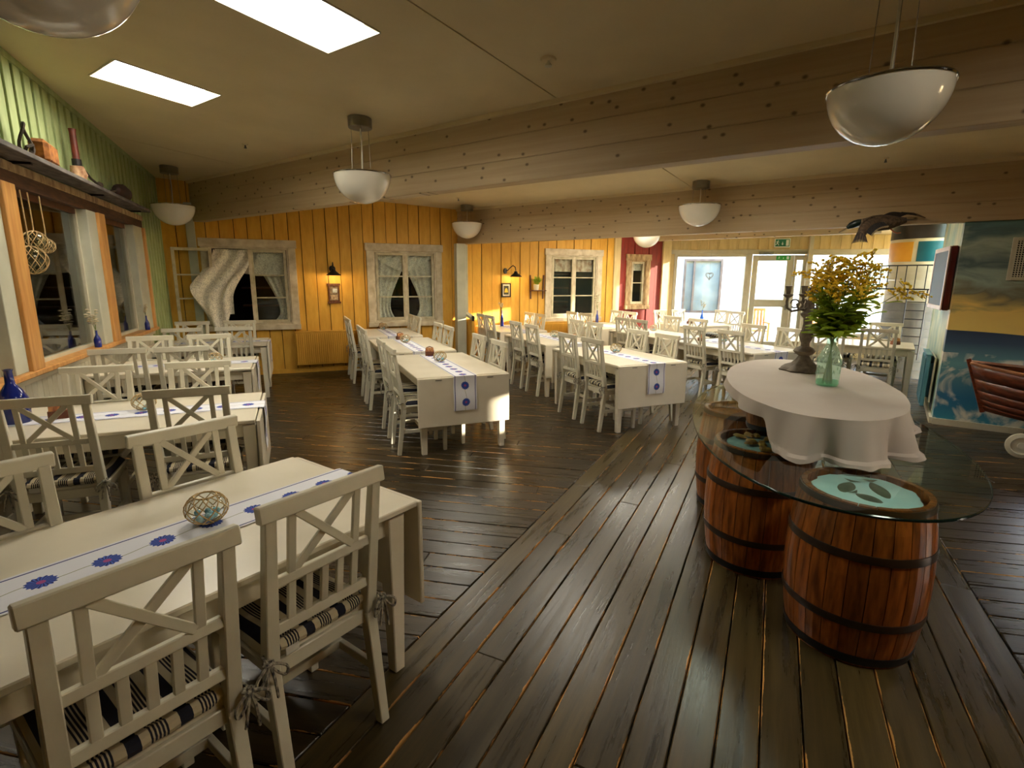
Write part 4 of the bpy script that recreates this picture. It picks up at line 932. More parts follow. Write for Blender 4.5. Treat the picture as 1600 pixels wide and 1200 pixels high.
# ------------------------------------------------------------------ shelf above the left windows with old fishing things
sh = thing('driftwood_shelf', 'long grey plank shelf above the left windows', 'shelf', (XL, 0, 0))
MB().box(.02, .22, 3.1, 8.15, 2.42, 2.455).build('shelf_board', PM('grey_plank', (116, 110, 104), (70, 64, 58), .8, 6, (3, 1, 3), bump=.2), sh, bevel=.004)
for y in (3.4, 5.0, 6.6, 8.0): MB().bar((.012, y, 2.41), (.15, y, 2.415), .03, .02, (0, 1, 0)).build('bracket', black, sh)
SX = XL+.13
m = MB(); m.box(-.06, .06, -.15, .15, 0, .17); bl = m.build('cork_block', PM('old_cork', (170, 108, 44), (110, 62, 24), .95, 22, bump=.5, detail=7), bevel=.028, loc=(SX, 5.32, 2.456), rz=.1); tag(bl, 'chunky brown cork float block on the plank shelf', 'float')
t = thing('rope_coil', 'loop of dark knotted rope at the left end of the plank shelf', 'rope', (SX, 5.02, 2.456))
MB().tube([(0, -.07*math.cos(a)+.02, .13-.11*math.cos(a*1.0)+.02*math.sin(3*a)) if False else (.02*math.sin(2*a), .075*math.sin(a), .125-.105*math.cos(a)) for a in [2*PI*i/20 for i in range(20)]], .011, 6, True).build('loop', PM('tarred_rope', (72, 58, 44), (40, 32, 26), .9, 50), t, smooth=True)
MB().tube([(.0, .03, .02), (.01, .05, .06), (.03, .02, .09), (.01, -.02, .07), (-.02, .0, .03), (.0, .03, .02)], .012, 6).build('knot', MATS['tarred_rope'], t, smooth=True)
t = thing('fishing_tool', 'old tool with a red-brown upright handle and pale carved foot on the shelf', 'tool', (SX, 6.02, 2.456))
MB().lathe([(0, .16), (.028, .16), (.026, .40), (.03, .43), (0, .432)], 12).build('handle', PM('red_handle', (110, 40, 24), (70, 26, 16), .5, 12), t, smooth=True)
MB().lathe([(0, .125), (.036, .125), (.036, .18), (0, .18)], 14).build('collar', black, t, smooth=True)
MB().lathe([(0, 0), (.05, 0), (.06, .05), (.05, .12), (0, .128)], 10, wob=lambda a, z: 1+.16*math.sin(3*a+z*30)).build('foot', PM('pale_carved', (206, 168, 130), (120, 72, 44), .8, 18), t, smooth=True)
MB().tube([(.02, .03, .13), (.02, .25, .06), (.02, .45, .035), (.01, .58, .03)], .011, 6).build('rope', MATS['tarred_rope'], t, smooth=True)
MB().lathe([(0, -.035), (.03, -.02), (.034, 0), (.03, .02), (0, .035)], 10, (.02, .47, .036)).build('rope_knot', MATS['tarred_rope'], t, smooth=True)
t = thing('wooden_block', 'dark wooden pulley block lying at the right of the plank shelf', 'pulley', (SX, 7.35, 2.456))
m = MB(); m.lathe([(0, -.24), (.05, -.22), (.085, -.12), (.095, 0), (.085, .12), (.05, .22), (0, .24)], 14); o = m.build('shell', PM('pulley_wood', (70, 40, 26), (36, 20, 14), .7, 10, bump=.3), t, smooth=True); o.rotation_euler = (PI/2, 0, 0); o.location = (0, 0, .085); o.scale = (.8, .9, 1)
MB().tube([(0, -.25, .09), (.02, -.34, .06), (0, -.42, .03), (-.02, -.34, .05), (0, -.25, .09)], .013, 6).build('rope_strop', MATS['tarred_rope'], t, smooth=True)
MB().box(-.03, .03, -.06, .06, .155, .168).build('slot_plate', black, t)

# glass floats in nets hanging in front of the left window
def glass_float(label, y, z, r_, top=2.24):
    t = thing('glass_float', label, 'float', (XL+.02, y, z), random.random(), 'netted glass floats')
    MB().lathe([(max(0, r_*math.sin(a)), -r_*math.cos(a)) for a in [PI*i/16 for i in range(17)]], 26).build('globe', thin_glass('float_glass', (.8, .86, .8), 0, 1.5, .02) if 'float_glass' not in MATS else MATS['float_glass'], t, smooth=True)
    m = MB(); n = 10
    for d_ in (-1, 1):
        for k in range(n): m.tube([(1.03*r_*math.sin(PI*j/12)*math.cos(2*PI*k/n+d_*j*.16), 1.03*r_*math.sin(PI*j/12)*math.sin(2*PI*k/n+d_*j*.16), -1.03*r_*math.cos(PI*j/12)) for j in range(13)], .0028, 5)
    m.build('net', rope, t, smooth=True)
    MB().tube([(0, 0, r_), (.004, .004, r_+.06), (0, 0, top-z)], .005, 6).build('hanging_cord', rope, t)
glass_float('lower and larger netted glass float hanging in the left window', 5.10, 1.74, .10); glass_float('upper netted glass float hanging in the left window', 5.22, 1.88, .078); glass_float('smallest netted glass float, to the right of the pair', 5.42, 1.86, .055)

# ------------------------------------------------------------------ barrels with glass top
def barrel_parts(h, r0, rm, n, wood, k=7, th=.022):
    def R(z): return r0+(rm-r0)*(1-((z-h/2)/(h/2))**2)
    a = PI/n-.006; m = MB(); vs = []; fs = []
    for i in range(k+1):
        z = h*i/k
        for s, rr in ((-a, R(z)), (0, R(z)+.0008), (a, R(z)), (a, R(z)-th), (-a, R(z)-th)): vs.append((rr*math.cos(s), rr*math.sin(s), z))
    for i in range(k):
        for j in range(5): fs.append((i*5+j, i*5+(j+1) % 5, (i+1)*5+(j+1) % 5, (i+1)*5+j))
    fs.append((4, 3, 2, 1, 0)); fs.append(tuple(k*5+j for j in range(5)))
    m.add(vs, fs); st = m.mesh('stave', wood)
    def hoop(z0, z1, mat=hoopm): return MB().lathe([(R(z0)-.004, z0), (R(z0)+.004, z0), (R((z0+z1)/2)+.006, (z0+z1)/2), (R(z1)+.004, z1), (R(z1)-.004, z1)], 48, cap=False).mesh('hoop', mat, 0, True)
    return st, hoop, R
ST, HOOP, RB = barrel_parts(.722, .25, .286, 24, barrelw)
HM = [HOOP(.01, .05, black), HOOP(.19, .225), HOOP(.49, .525), HOOP(.69, .716)]
def barrel(label, x, y, rz):
    t = thing('wine_barrel', label, 'barrel', (x, y, 0), rz, 'big oiled barrels')
    for i in range(24): ob('stave', ST, t, rz=2*PI*i/24)
    for h_ in HM: ob('hoop', h_, t)
    for z in (.03, .655): MB().lathe([(0, z), (RB(z)-.018, z), (RB(z)-.018, z+.018), (0, z+.018)], 36).build('barrel_head', barrelw, t, smooth=True)
    return t
barrel('front oiled wooden barrel with dark hoops under the glass top', 2.30, 1.43, .1); barrel('second oiled barrel, just behind and left of the front one', 2.43, 2.11, .5); barrel('third oiled barrel half hidden at the left rear', 2.92, 2.74, .8); barrel('rearmost oiled barrel under the far end of the glass', 3.62, 2.98, 1.1)
GZ = .7225
def gel(a): # superelliptic outline of the glass
    c, s = math.cos(a), math.sin(a); e = 2/2.25
    return 1.43*math.copysign(abs(c)**e, c), .69*math.copysign(abs(s)**e, s)
ga = math.radians(41.2); GU = Vector((math.sin(ga), math.cos(ga), 0)); GV = Vector((math.cos(ga), -math.sin(ga), 0)); GC_ = Vector((2.97, 2.26, 0))
t = thing('oval_glass_table', 'big oval glass table top resting on the barrels', 'table', (GC_.x, GC_.y, GZ))
pts = [gel(2*PI*i/96) for i in range(96)]; q = [(GU*u+GV*v) for u, v in pts]
if True:
    m = MB(); n_ = len(q); vs = [(p.x, p.y, .014) for p in q]; m.add(vs, [tuple(range(n_))[::-1]]); m.build('top_surface', glasstop, t)
    m = MB(); vs = [(p.x, p.y, z) for z in (0, .0035, .0105, .014) for p in q]
    for k, e in enumerate((.997, 1, 1, .997)):
        for i in range(n_): x, y, z = vs[k*n_+i]; vs[k*n_+i] = (x*e, y*e, z)
    m.add(vs, [(k*n_+i, k*n_+(i+1) % n_, (k+1)*n_+(i+1) % n_, (k+1)*n_+i) for k in range(3) for i in range(n_)]); m.build('polished_edge', glassedge, t, smooth=True)
GT = GZ+.0145
# display inside the barrel heads
icem = PM('pale_turquoise', (224, 250, 252), (204, 240, 244), .35, 9)
fishm = PM('dried_fish', (96, 108, 84), (60, 70, 54), .6, 18)
t = thing('ice_bed', 'pale turquoise bed lying in the head of the front barrel', 'display', (2.30, 1.43, .695))
m = MB(); m.lathe([(0, -.02), (.20, -.02), (.205, .006), (.19, .014), (0, .015)], 40, wob=lambda a, z: 1+.03*math.sin(9*a)+.02*math.sin(23*a)); m.build('bed', icem, t, smooth=True)
for k, (x, y, a, L_) in enumerate(((-.05, .05, .4, .20), (.05, -.03, .9, .24), (-.08, -.07, 1.6, .14))):
    f = thing('dried_fish', ('shorter', 'longest', 'smallest')[k]+' dark dried fish under the glass on the turquoise bed', 'fish', (2.30+x, 1.43+y, .711), a)
    m = MB(); m.grid(lambda u, v: ((v-.5)*L_*.8, (u-.5)*.07*math.sin(PI*(v*.9+.06))**.8, -.002+.010*math.sin(PI*u)*math.sin(PI*v)), 6, 10); m.build('body', fishm, f, smooth=True)
    m = MB(); m.add([(L_*.36, 0, .003), (L_*.52, .035, .003), (L_*.48, 0, .004), (L_*.52, -.035, .003)], [(0, 3, 2, 1)]); m.build('tail_fin', fishm, f)
t = thing('shell_bed', 'shells and starfish lying in the head of the second barrel', 'display', (2.43, 2.11, .69))
MB().lathe([(0, 0), (.19, 0), (.19, .008), (0, .01)], 32).build('bed', PM('pale_sand', (168, 196, 196), (130, 160, 160), .7, 14), t, smooth=True)
shm = PM('ochre_shell', (196, 148, 60), (140, 92, 34), .6, 24); rr = random.Random(5)
for k in range(16):
    a = rr.uniform(0, 6.28); r_ = .15*rr.random()**.5; o = MB().lathe([(0, -.01), (.028, 0), (.02, .014), (0, .02)], 9, wob=lambda a, z: 1+.15*math.sin(5*a)).build('shell', shm, t, smooth=True); o.location = (r_*math.cos(a), r_*math.sin(a), .02); o.rotation_euler = (0, 0, a); o.scale = (1+rr.random(), .8, .8)

# small kegs carrying the upper board
ST2, HOOP2, RB2 = barrel_parts(.215, .10, .115, 14, PM('keg_oak', (150, 104, 56), (96, 60, 28), .5, 8, (6, 6, 1), rnd=.25), 5, .014)
ST3, _, _ = barrel_parts(.215, .10, .115, 14, PM('keg_red_oak', (112, 58, 30), (70, 34, 16), .5, 8, (6, 6, 1), rnd=.2), 5, .014)
hb = PM('keg_band', (34, 38, 42), (18, 20, 22), .35, 10, coat=.4)
def keg(label, x, y, st, hm):
    t = thing('small_keg', label, 'keg', (x, y, GT), random.random(), 'small kegs on the glass')
    for i in range(14): ob('stave', st, t, rz=2*PI*i/14)
    for a, b in ((.0, .03), (.10, .115), (.185, .213)): ob('hoop', HOOP2(a, b, hm), t)
    MB().lathe([(0, .19), (.10, .19), (.10, .2), (0, .2)], 24).build('lid', brownw, t)
keg('pale oak keg with dark bands, leftmost under the cloth', 2.62, 2.27, ST2, hb); keg('reddish keg beside the pale oak keg under the cloth', 2.60, 2.02, ST3, hoopm)
keg('keg hidden under the near end of the cloth', 2.86, 1.95, ST3, hoopm); keg('keg hidden under the far end of the cloth', 3.42, 2.74, ST2, hb)
CA = math.radians(44); CU = Vector((math.sin(CA), math.cos(CA), 0)); CV = Vector((math.cos(CA), -math.sin(CA), 0)); CC = Vector((3.10, 2.40, 0)); CZ = .972
m = MB(); pl = [CU*(1.0*math.cos(a))+CV*(.46*math.sin(a)) for a in [2*PI*i/48 for i in range(48)]]; m.prism([(p.x, p.y) for p in pl], 0, .015); tag(m.build('oval_board', brownw, loc=(CC.x, CC.y, GT+.216)), 'oval wooden board under the cloth', 'board')
def clothfn(u, v):
    a = 2*PI*u; c, s = math.cos(a), math.sin(a)      # c=-1: near end, s=-1: left side
    e = 2/2.15; ex, ey = math.copysign(abs(c)**e, c), math.copysign(abs(s)**e, s)
    if v < .45:
        k = v/.45; p = CU*(1.02*ex*k)+CV*(.475*ey*k); return (p.x, p.y, CZ+.0012*math.sin(9*u*6.28)*k)
    k = (v-.45)/.55
    # how far the skirt falls: full at the near end and right, hitched up on the left
    near = max(0, -c); left = max(0, -s); right = max(0, s)
    w = near**.9*1.15+right*1.0-left*.30*(1-near**2); w = max(.26, min(1, w)); 
    if s < 0 and c > -.80: w = .22+.16*max(0, -c)
    elif s < 0: w = .35+(min(1, (-c-.80)/.09))*.65
    full = CZ-GT-.004; drop = full*w
    z = CZ-drop*(k**1.0) if k > .06 else CZ-drop*k*.6
    fold = .046*math.sin(a*11+1.3)+.024*math.sin(a*19+.4)+.010*math.sin(a*31)
    flare = .012+.035*k*w+fold*k*w
    if z < GT+.03: flare += .02
    p = CU*((1.02+flare)*ex)+CV*((.475+flare)*ey)
    return (p.x, p.y, max(z, GT+.004+.01*abs(math.sin(a*13))*(k > .9)))
m = MB(); m.grid(clothfn, 220, 34); o = m.build('oval_tablecloth', clothm, smooth=True, loc=(CC.x, CC.y, 0)); tag(o, 'pale linen cloth draped over the raised oval board', 'tablecloth')
CT = CZ+.0025
# green glass bottle and goldenrod
BX, BY = 3.085, 2.245
t = thing('glass_bottle', 'pale green embossed glass bottle used as a vase', 'bottle', (BX, BY, CT))
pr = [(0, .004), (.058, .0), (.064, .012), (.066, .10), (.068, .15), (.060, .19), (.044, .225), (.030, .255), (.027, .285), (.031, .29), (.031, .305), (.026, .305)]
MB().lathe(pr, 32, cap=False).build('glass_wall', bottlegl, t, smooth=True); MB().lathe([(0, .006), (.056, .006), (.060, .014), (.060, .034), (0, .036)], 28).build('thick_base', thin_glass('bottle_base_glass', (.42, .85, .62), 0, 1.3, .04, .2), t, smooth=True)
rr = random.Random(2)
for k in range(16):
    a = rr.uniform(0, 6.28); z = rr.uniform(.06, .17)
    MB().tube([(.0675*math.cos(a+s_*.06*rr.uniform(.5, 1)), .0675*math.sin(a+s_*.06), z+.012*math.sin(s_*2+k)) for s_ in (-1, 0, 1, 2)], .0022, 5).build('embossed_mark', bottlegl, t, smooth=True)
t = thing('goldenrod_bouquet', 'bunch of leafy yellow goldenrod standing in the glass bottle', 'flowers', (BX, BY, CT+.012))
rr = random.Random(21)
def plume_mesh(seed):
    r_ = random.Random(seed); m = MB()
    for k in range(8):
        a = r_.uniform(0, 6.28); L_ = r_.uniform(.05, .10); b0 = k/8*.10; ex, ey = L_*math.cos(a), L_*math.sin(a)
        m.tube([(0, 0, b0), (ex*.5, ey*.5, b0+.02), (ex, ey, b0+.018)], .0012, 4, mi=1)
        for j in range(13):
            f = (j+1)/13; c = (ex*f+r_.uniform(-.006, .006), ey*f+r_.uniform(-.006, .006), b0+.025*math.sin(f*PI*.6)+r_.uniform(0, .010)); s_ = r_.uniform(.005, .0085)
            m.lathe([(0, -s_), (s_, 0), (0, s_)], 5, c)
    return m.mesh('plume', [goldm, stemm], 0, True)
PLM = [plume_mesh(k) for k in range(4)]
LEAF2 = MB(); LEAF2.grid(lambda u, v: ((u-.5)*.30*math.sin(PI*min(1, v*.97+.03))**.9, v, .10*math.sin(v*2.6)-.10*abs(u-.5)-.12*v*v), 4, 7); LEAF2M = LEAF2.mesh('leaf', leafm, 0, True)
for k in range(21):
    a = 2*PI*k/21+rr.uniform(-.2, .2); R_ = rr.uniform(.07, .27) if k > 2 else rr.uniform(0, .06); H_ = rr.uniform(.60, .78)-R_*.45
    lf = math.cos(a-2.75); R_ *= 1-.45*max(0, lf)+.25*max(0, -lf)
    if k == 14: R_ = .27; H_ = .58
    ex, ey = R_*math.cos(a), R_*math.sin(a); q = [(-.03*math.cos(a)*.9, -.03*math.sin(a)*.9, .0), (.008*math.cos(a), .008*math.sin(a), .28), (ex*.35, ey*.35, .30+(H_-.30)*.45), (ex, ey, H_)]
    MB().tube(q, [.0035, .0035, .003, .002], 6).build('stem', stemm, t, smooth=True)
    o = ob('plume', PLM[k % 4], t, (ex, ey, H_-.05), rot=(rr.uniform(-.3, .3)-.5*ey*3, .5*ex*3, rr.uniform(0, 6))); o.scale = (rr.uniform(.95, 1.3),)*3
    for j in range(13):
        f = .05+.80*j/13; x = q[1][0]+(ex-q[1][0])*f; y = q[1][1]+(ey-q[1][1])*f; z = .285+(H_-.285)*f; b = a+rr.uniform(-2.0, 2.0)
        l = ob('leaf', LEAF2M, t, (x, y, z), rot=(rr.uniform(-.1, .7), rr.uniform(-.4, .4), b-PI/2)); s_ = rr.uniform(.10, .16)*(1.1-.45*f); l.scale = (s_*1.25, s_, s_)
# candelabra
t = thing('candelabra', 'ornate grey metal candelabra with curled arms on the cloth', 'candelabra', (3.43, 2.70, CT))
MB().lathe([(0, 0), (.145, .0), (.15, .008), (.125, .03), (.08, .05), (.05, .085), (.035, .11), (.06, .125), (.075, .145), (.06, .165), (.03, .18), (.028, .20), (.04, .23), (.048, .26), (.034, .30), (.028, .345), (.03, .38), (.05, .40), (.055, .415), (.03, .43), (.018, .45), (.016, .56), (.03, .575), (.018, .60), (0, .605)], 32, wob=lambda a, z: 1+(.09*math.sin(8*a) if z < .06 else .03*math.sin(8*a))).build('stem', tinm, t, smooth=True)
for k in range(4):
    a = k*PI/2+2.55; c, s_ = math.cos(a), math.sin(a)
    pts = [(0, .47), (.03, .44), (.07, .445), (.085, .48), (.06, .50), (.045, .475), (.07, .44), (.115, .43), (.15, .455), (.155, .50), (.15, .53)]
    MB().tube([(c*r_, s_*r_, z) for r_, z in pts], .009, 7).build('arm', tinm, t, smooth=True)
    MB().lathe([(0, .525), (.012, .525), (.035, .545), (.036, .55), (.014, .555), (.018, .58), (.024, .61), (.016, .612), (0, .60)], 14, (c*.15, s_*.15, 0)).build('candle_cup', tinm, t, smooth=True)
    MB().tube([(c*(.10+.03*math.cos(b)), s_*(.10+.03*math.cos(b)), .485+.03*math.sin(b)) for b in [i*.6 for i in range(10)]], .006, 6).build('scroll', tinm, t, smooth=True)

# ------------------------------------------------------------------ television, radiator, vent on the mural walls
t = thing('television', 'wall television in a dark red casing on the side wall', 'television', bn(.49, 7.78, 1.30), 0)
p0, p1 = bn(.49, 7.78), bn(.41, 8.70); dv = (p1-p0); Lt = dv.length; t.rotation_euler = (0, 0, math.atan2(dv.y, dv.x))
casem = PM('red_casing', (88, 20, 16), (64, 14, 12), .35, 6)
MB().box(0, Lt, -.075, -.006, 0, .72).build('casing', casem, t, bevel=.012)
frame(t, .0, Lt, .0, .72, .05, -.006, .008, PM('tv_bezel', (226, 206, 190), (206, 180, 164), .4, 5), 'bezel', .004)
MB().box(.05, Lt-.05, -.004, .003, .05, .67).build('screen', PM('dark_screen', (52, 66, 62), (42, 56, 54), .55, 2), t)
t2 = MB().box(.3, .6, -.09, -.075, .2, .5).build('wall_bracket', black, t)
t = radiator('blue-painted radiator standing out from the side wall below the television', .7, .62, bn(.47, 7.98, .13), math.atan2(NV.y, NV.x), PM('blue_radiator', (96, 150, 164), (64, 116, 132), .4, 4))
for c_ in t.children:
    for v in c_.data.vertices: v.co.y = -v.co.y
    c_.data.flip_normals()
MB().box(.02, .68, -.075, -.055, .05, .6).build('rear_panel', trimp, t, bevel=.004)
t = thing('air_vent', 'grey rectangular air vent grille high on the mural wall', 'vent', bn(.98, 7.668, 1.64), math.atan2(BV.y, BV.x))
frame(t, 0, .42, 0, .44, .035, -.018, 0, trimp, 'frame_bar'); MB().box(.03, .39, -.006, -.002, .03, .41).build('backing', black, t)
for k in range(16): MB().box(.035+k*.0222, .043+k*.0222, -.014, -.006, .035, .405).build('grille_bar', trimp, t)
for k in range(16): MB().box(.035, .385, -.012, -.006, .045+k*.0228, .052+k*.0228).build('grille_bar', trimp, t)

# ------------------------------------------------------------------ lighthouse tower with balcony and ladder
TC = Vector((10.12, 5.80, 0)); TR = .56
t = thing('lighthouse_tower', 'round lighthouse-like column with black cap and yellow and teal panels', 'column', TC)
def ring(z0, z1, r_, mat, name, a0=0, a1=2*PI, n=40, th=.02):
    m = MB(); vs = []; full = abs(a1-a0-2*PI) < 1e-6; k = n if full else n+1
    for rr_, z in ((r_-th, z0), (r_, z0), (r_, z1), (r_-th, z1)): vs += [(rr_*math.cos(a0+(a1-a0)*i/n), rr_*math.sin(a0+(a1-a0)*i/n), z) for i in range(k)]
    fs = [(j*k+i, j*k+(i+1) % k, ((j+1) % 4)*k+(i+1) % k, ((j+1) % 4)*k+i) for j in range(4) for i in range(n)]
    if not full: fs += [(0, k, 2*k, 3*k), (3*k+n, 2*k+n, k+n, n)]
    m.add(vs, fs); return m.build(name, mat, t, smooth=True)
wsid = PM('tower_cream', (206, 196, 166), (190, 178, 146), .6, 4); gsid = PM('tower_grey', (128, 126, 120), (108, 106, 100), .7, 4)
for k in range(9): ring(k*.141, k*.141+.138, TR, gsid, 'siding_board')
for k in range(5): ring(1.272+k*.125, 1.272+k*.125+.122, TR, wsid, 'siding_board')
ring(1.897, 2.32, TR+.01, PM('tower_band', (224, 208, 168), (212, 194, 150), .5, 4), 'painted_band')
ring(2.32, 2.585, TR+.02, PM('tower_black', (40, 34, 30), (28, 24, 22), .3, 4), 'cap_band')
ang = math.atan2(-TC.y, -TC.x)     # facing the room
tealm = PM('teal_panel', (8, 92, 98), (6, 78, 84), .4, 4); yelm = PM('amber_panel', (232, 164, 34), (220, 150, 26), .4, 4)
for a0, a1, mm in ((-1.55, -.42, yelm), (-.30, .72, tealm), (.84, 1.6, yelm)): ring(1.95, 2.27, TR+.016, mm, 'painted_panel', ang+.25-a1 , ang+.25-a0, 16, .012) if False else ring(1.95, 2.27, TR+.016, mm, 'painted_panel', ang+a0, ang+a1, 16, .012)
bal = thing('ship_balcony', 'black iron balcony railing around the lighthouse column', 'railing', TC)
RBal = .90
for z in (1.50, 1.88): MB().tube([(RBal*math.cos(ang-1.5+2.4*i/24), RBal*math.sin(ang-1.5+2.4*i/24), z) for i in range(25)], .011, 6).build('rail', black, bal, smooth=True)
for i in range(17): a = ang-1.5+2.4*i/16; MB().tube([(RBal*math.cos(a), RBal*math.sin(a), 1.50), (RBal*math.cos(a), RBal*math.sin(a), 1.88)], .007, 5).build('baluster', black, bal)
for i in range(5): a = ang-1.4+2.2*i/4; MB().tube([(TR*math.cos(a), TR*math.sin(a), 1.49), (RBal*math.cos(a), RBal*math.sin(a), 1.495)], .009, 5).build('bracket', black, bal)
lad = thing('ship_ladder', 'narrow black ladder hanging from the balcony railing', 'ladder', TC+Vector((.70*math.cos(ang-.12), .70*math.sin(ang-.12), 0)), ang+PI/2)
for s_ in (-1, 1): MB().tube([(.13*s_, -.12, .35), (.13*s_, .10, 1.49)], .010, 6).build('stringer', black, lad)
for k in range(8): z = .45+k*.14; y = -.12+.22*(z-.35)/1.14; MB().tube([(-.13, y, z), (.13, y, z)], .008, 5).build('rung', black, lad)

# ------------------------------------------------------------------ boat used as a drinks counter
BT = thing('rowing_boat', 'varnished wooden rowing boat used as a counter in front of the mural', 'boat', bn(.76, 7.12, 0), math.atan2(BV.y, BV.x))
Lb = 2.1
def hull(u, v):        # u 0..1 around from port gunwale over keel to starboard, v bow -> stern
    hw = .50*math.sin(min(1, v*1.9+.02)*PI/2)**.62; a = (u-.5)*2; g = .70+.10*(1-v)**3
    y = hw*math.copysign(abs(a)**.62, a); k = .22+.10*(1-v)**2.5; z = k+(g-k)*abs(a)**2.4
    return (v*Lb+.16*(1-abs(a))*(1-v)**4*0-.0+.18*(1-abs(a)**2)*(1-min(1, v*4)), y, z)
hullm = PM('boat_varnish', (122, 56, 26), (70, 28, 12), .35, 6, (1, 4, 8), detail=6, coat=.3)
n_str = 7
for k in range(n_str):
    for sgn in (0, 1):
        u0, u1 = (.5*k/n_str, .5*(k+1)/n_str) if sgn == 0 else (1-.5*(k+1)/n_str, 1-.5*k/n_str)
        m = MB(); m.grid(lambda u, v: hull(u0+(u1-u0)*u, v), 2, 22)
        o = m.build('strake', hullm, BT, smooth=True); md = o.modifiers.new('thickness', 'SOLIDIFY'); md.thickness = .014; md.offset = 0
for sgn in (0., 1.): MB().tube([tuple(c+(.004 if i == 2 else 0) for i, c in enumerate(hull(sgn, j/26))) for j in range(27)], .017, 6).build('gunwale', PM('gunwale_wood', (176, 122, 84), (134, 84, 52), .4, 8), BT, smooth=True)
MB().bar((.16, 0, .30), (-.02, 0, .84), .05, .04, (0, 1, 0)).build('stem_post', hullm, BT, bevel=.004)
MB().box(.44, 2.0, -.27, .27, .63, .659).build('inner_deck', hullm, BT)
MB().box(.55, .65, -.3, .3, .0, .34).box(1.5, 1.6, -.3, .3, .0, .30).build('cradle', black, BT)
wh = thing('white_wheel', 'white round wheel on the floor beside the boat', 'wheel', bn(1.17, 6.62, .115), math.atan2(BV.y, BV.x))
o = MB().lathe([(0, -.02), (.105, -.02), (.115, -.01), (.115, .02), (.08, .03), (.075, .018), (.03, .018), (.03, .032), (0, .032)], 32).build('disc', trimp, wh, smooth=True); o.rotation_euler = (PI/2, 0, 0)
cr = thing('glass_crate', 'grey plastic crate holding drinking glasses in the boat', 'crate', bn(1.44, 7.12, .66), math.atan2(BV.y, BV.x))
crm = PM('crate_grey', (116, 122, 126), (92, 98, 102), .5, 8)
MB().box(-.23, .23, -.23, .23, 0, .012).build('base', crm, cr)
for a in ((-.23, -.218, -.23, .23), (.218, .23, -.23, .23), (-.218, .218, -.23, -.218), (-.218, .218, .218, .23)): MB().box(*a, .012, .09).build('side', crm, cr, bevel=.003)
GLM = MB().lathe([(0, .004), (.030, 0), (.033, .01), (.038, .15), (.035, .15), (.031, .012), (0, .01)], 16).mesh('tumbler', clearfl, 0, True)
rows_ = ('nearest', 'second', 'third', 'fourth', 'rear'); cols_ = ('leftmost', 'second-left', 'middle', 'second-right', 'rightmost')
for i in range(5):
    for j in range(5):
        p = bn(1.44-.17+i*.085, 7.12-.17+j*.085, .714); g = MB(); o = ob('drinking_glass', GLM, None, p); o.rotation_euler = (0, 0, 0)
        tag(o, 'clear drinking glass in the boat crate, %s of the %s row' % (cols_[i], rows_[j]), 'glass', 'glasses in the crate')
gr = MB().box(-.218, .218, -.218, .218, .046, .052).build('inner_grid', crm, cr)

# ------------------------------------------------------------------ stuffed mallard on the second beam
dk = thing('mallard_mount', 'stuffed mallard drake flying left, fixed to the second beam', 'bird', bn(-.19, 7.36, 2.27), math.atan2(BV.y, BV.x))
feath = PM('duck_brown', (104, 84, 62), (54, 42, 32), .8, 30, (1, 3, 1)); darkf = PM('duck_dark', (44, 36, 34), (24, 20, 20), .7, 26); palef = PM('duck_pale', (188, 168, 132), (140, 118, 86), .8, 20); headm = PM('duck_head', (16, 42, 34), (8, 22, 20), .3, 20); blm = PM('duck_bill', (92, 66, 30), (60, 44, 24), .5, 14)
bp = [(-.30, 0, -.04, .012), (-.275, 0, -.025, .034), (-.24, 0, -.005, .040), (-.20, 0, .008, .034), (-.15, 0, .012, .040), (-.08, 0, .005, .072), (.0, 0, -.005, .088), (.09, 0, -.008, .078), (.17, 0, .0, .05), (.24, 0, .012, .026)]
MB().tube([b[:3] for b in bp], [b[3] for b in bp], 16).build('body', feath, dk, smooth=True)
MB().tube([(-.31, 0, -.045), (-.275, 0, -.022), (-.24, 0, -.004), (-.205, 0, .008), (-.175, 0, .010)], [.018, .037, .0415, .0385, .037], 14).build('head', headm, dk, smooth=True)
m = MB(); m.grid(lambda u, v: (-.31-.075*v, (u-.5)*.036*(1-.2*v), -.050-.045*v+.008*math.cos(PI*(u-.5))), 4, 4); m.grid(lambda u, v: (-.305-.070*v, (u-.5)*.032, -.058-.045*v), 4, 4); m.build('bill', blm, dk, smooth=True)
MB().lathe([(0, -.005), (.005, 0), (0, .005)], 8, (-.285, -.036, -.012)).build('eye', black, dk, smooth=True)
MB().tube([(-.172, 0, .0105), (-.166, 0, .011)], [.0385, .0395], 14).build('neck_ring', palef, dk, smooth=True)
# near wing sweeps down towards the room, far wing lifts behind
def wing(name, y0, s, pts, mat):
    w = MB(); w.grid(lambda u, v: pts(u, v, 0), 8, 12); o = w.build(name, mat, dk, smooth=True); md = o.modifiers.new('thickness', 'SOLIDIFY'); md.thickness = .006; return o
def nearw(u, v, _=0):
    c = .13*(1-.35*v); ax = -.06-.13*v-.02*math.sin(v*PI); ay = -.07-.11*math.sin(v*1.4); az_ = .05-.02*v-.15*v*v
    return (ax+c*u*.85, ay-.012*math.sin(u*PI), az_-c*u*.62+.012*math.sin(u*PI))
wg = wing('near_wing', -.07, 1, nearw, feath)
for k in range(12):      # secondaries: dark speculum edged with white
    p = Vector(nearw(.82, .04+.068*k)); q = p+Vector((.062, -.006, -.052)); MB().bar(p, q, .026, .003, (-.55, 0, .8), .020, .002).build('flight_feather', darkf, wg)
    MB().bar(q-Vector((.012, -.001, -.010)), q, .021, .0036, (-.55, 0, .8), .018, .003).build('feather_tip', palef, wg)
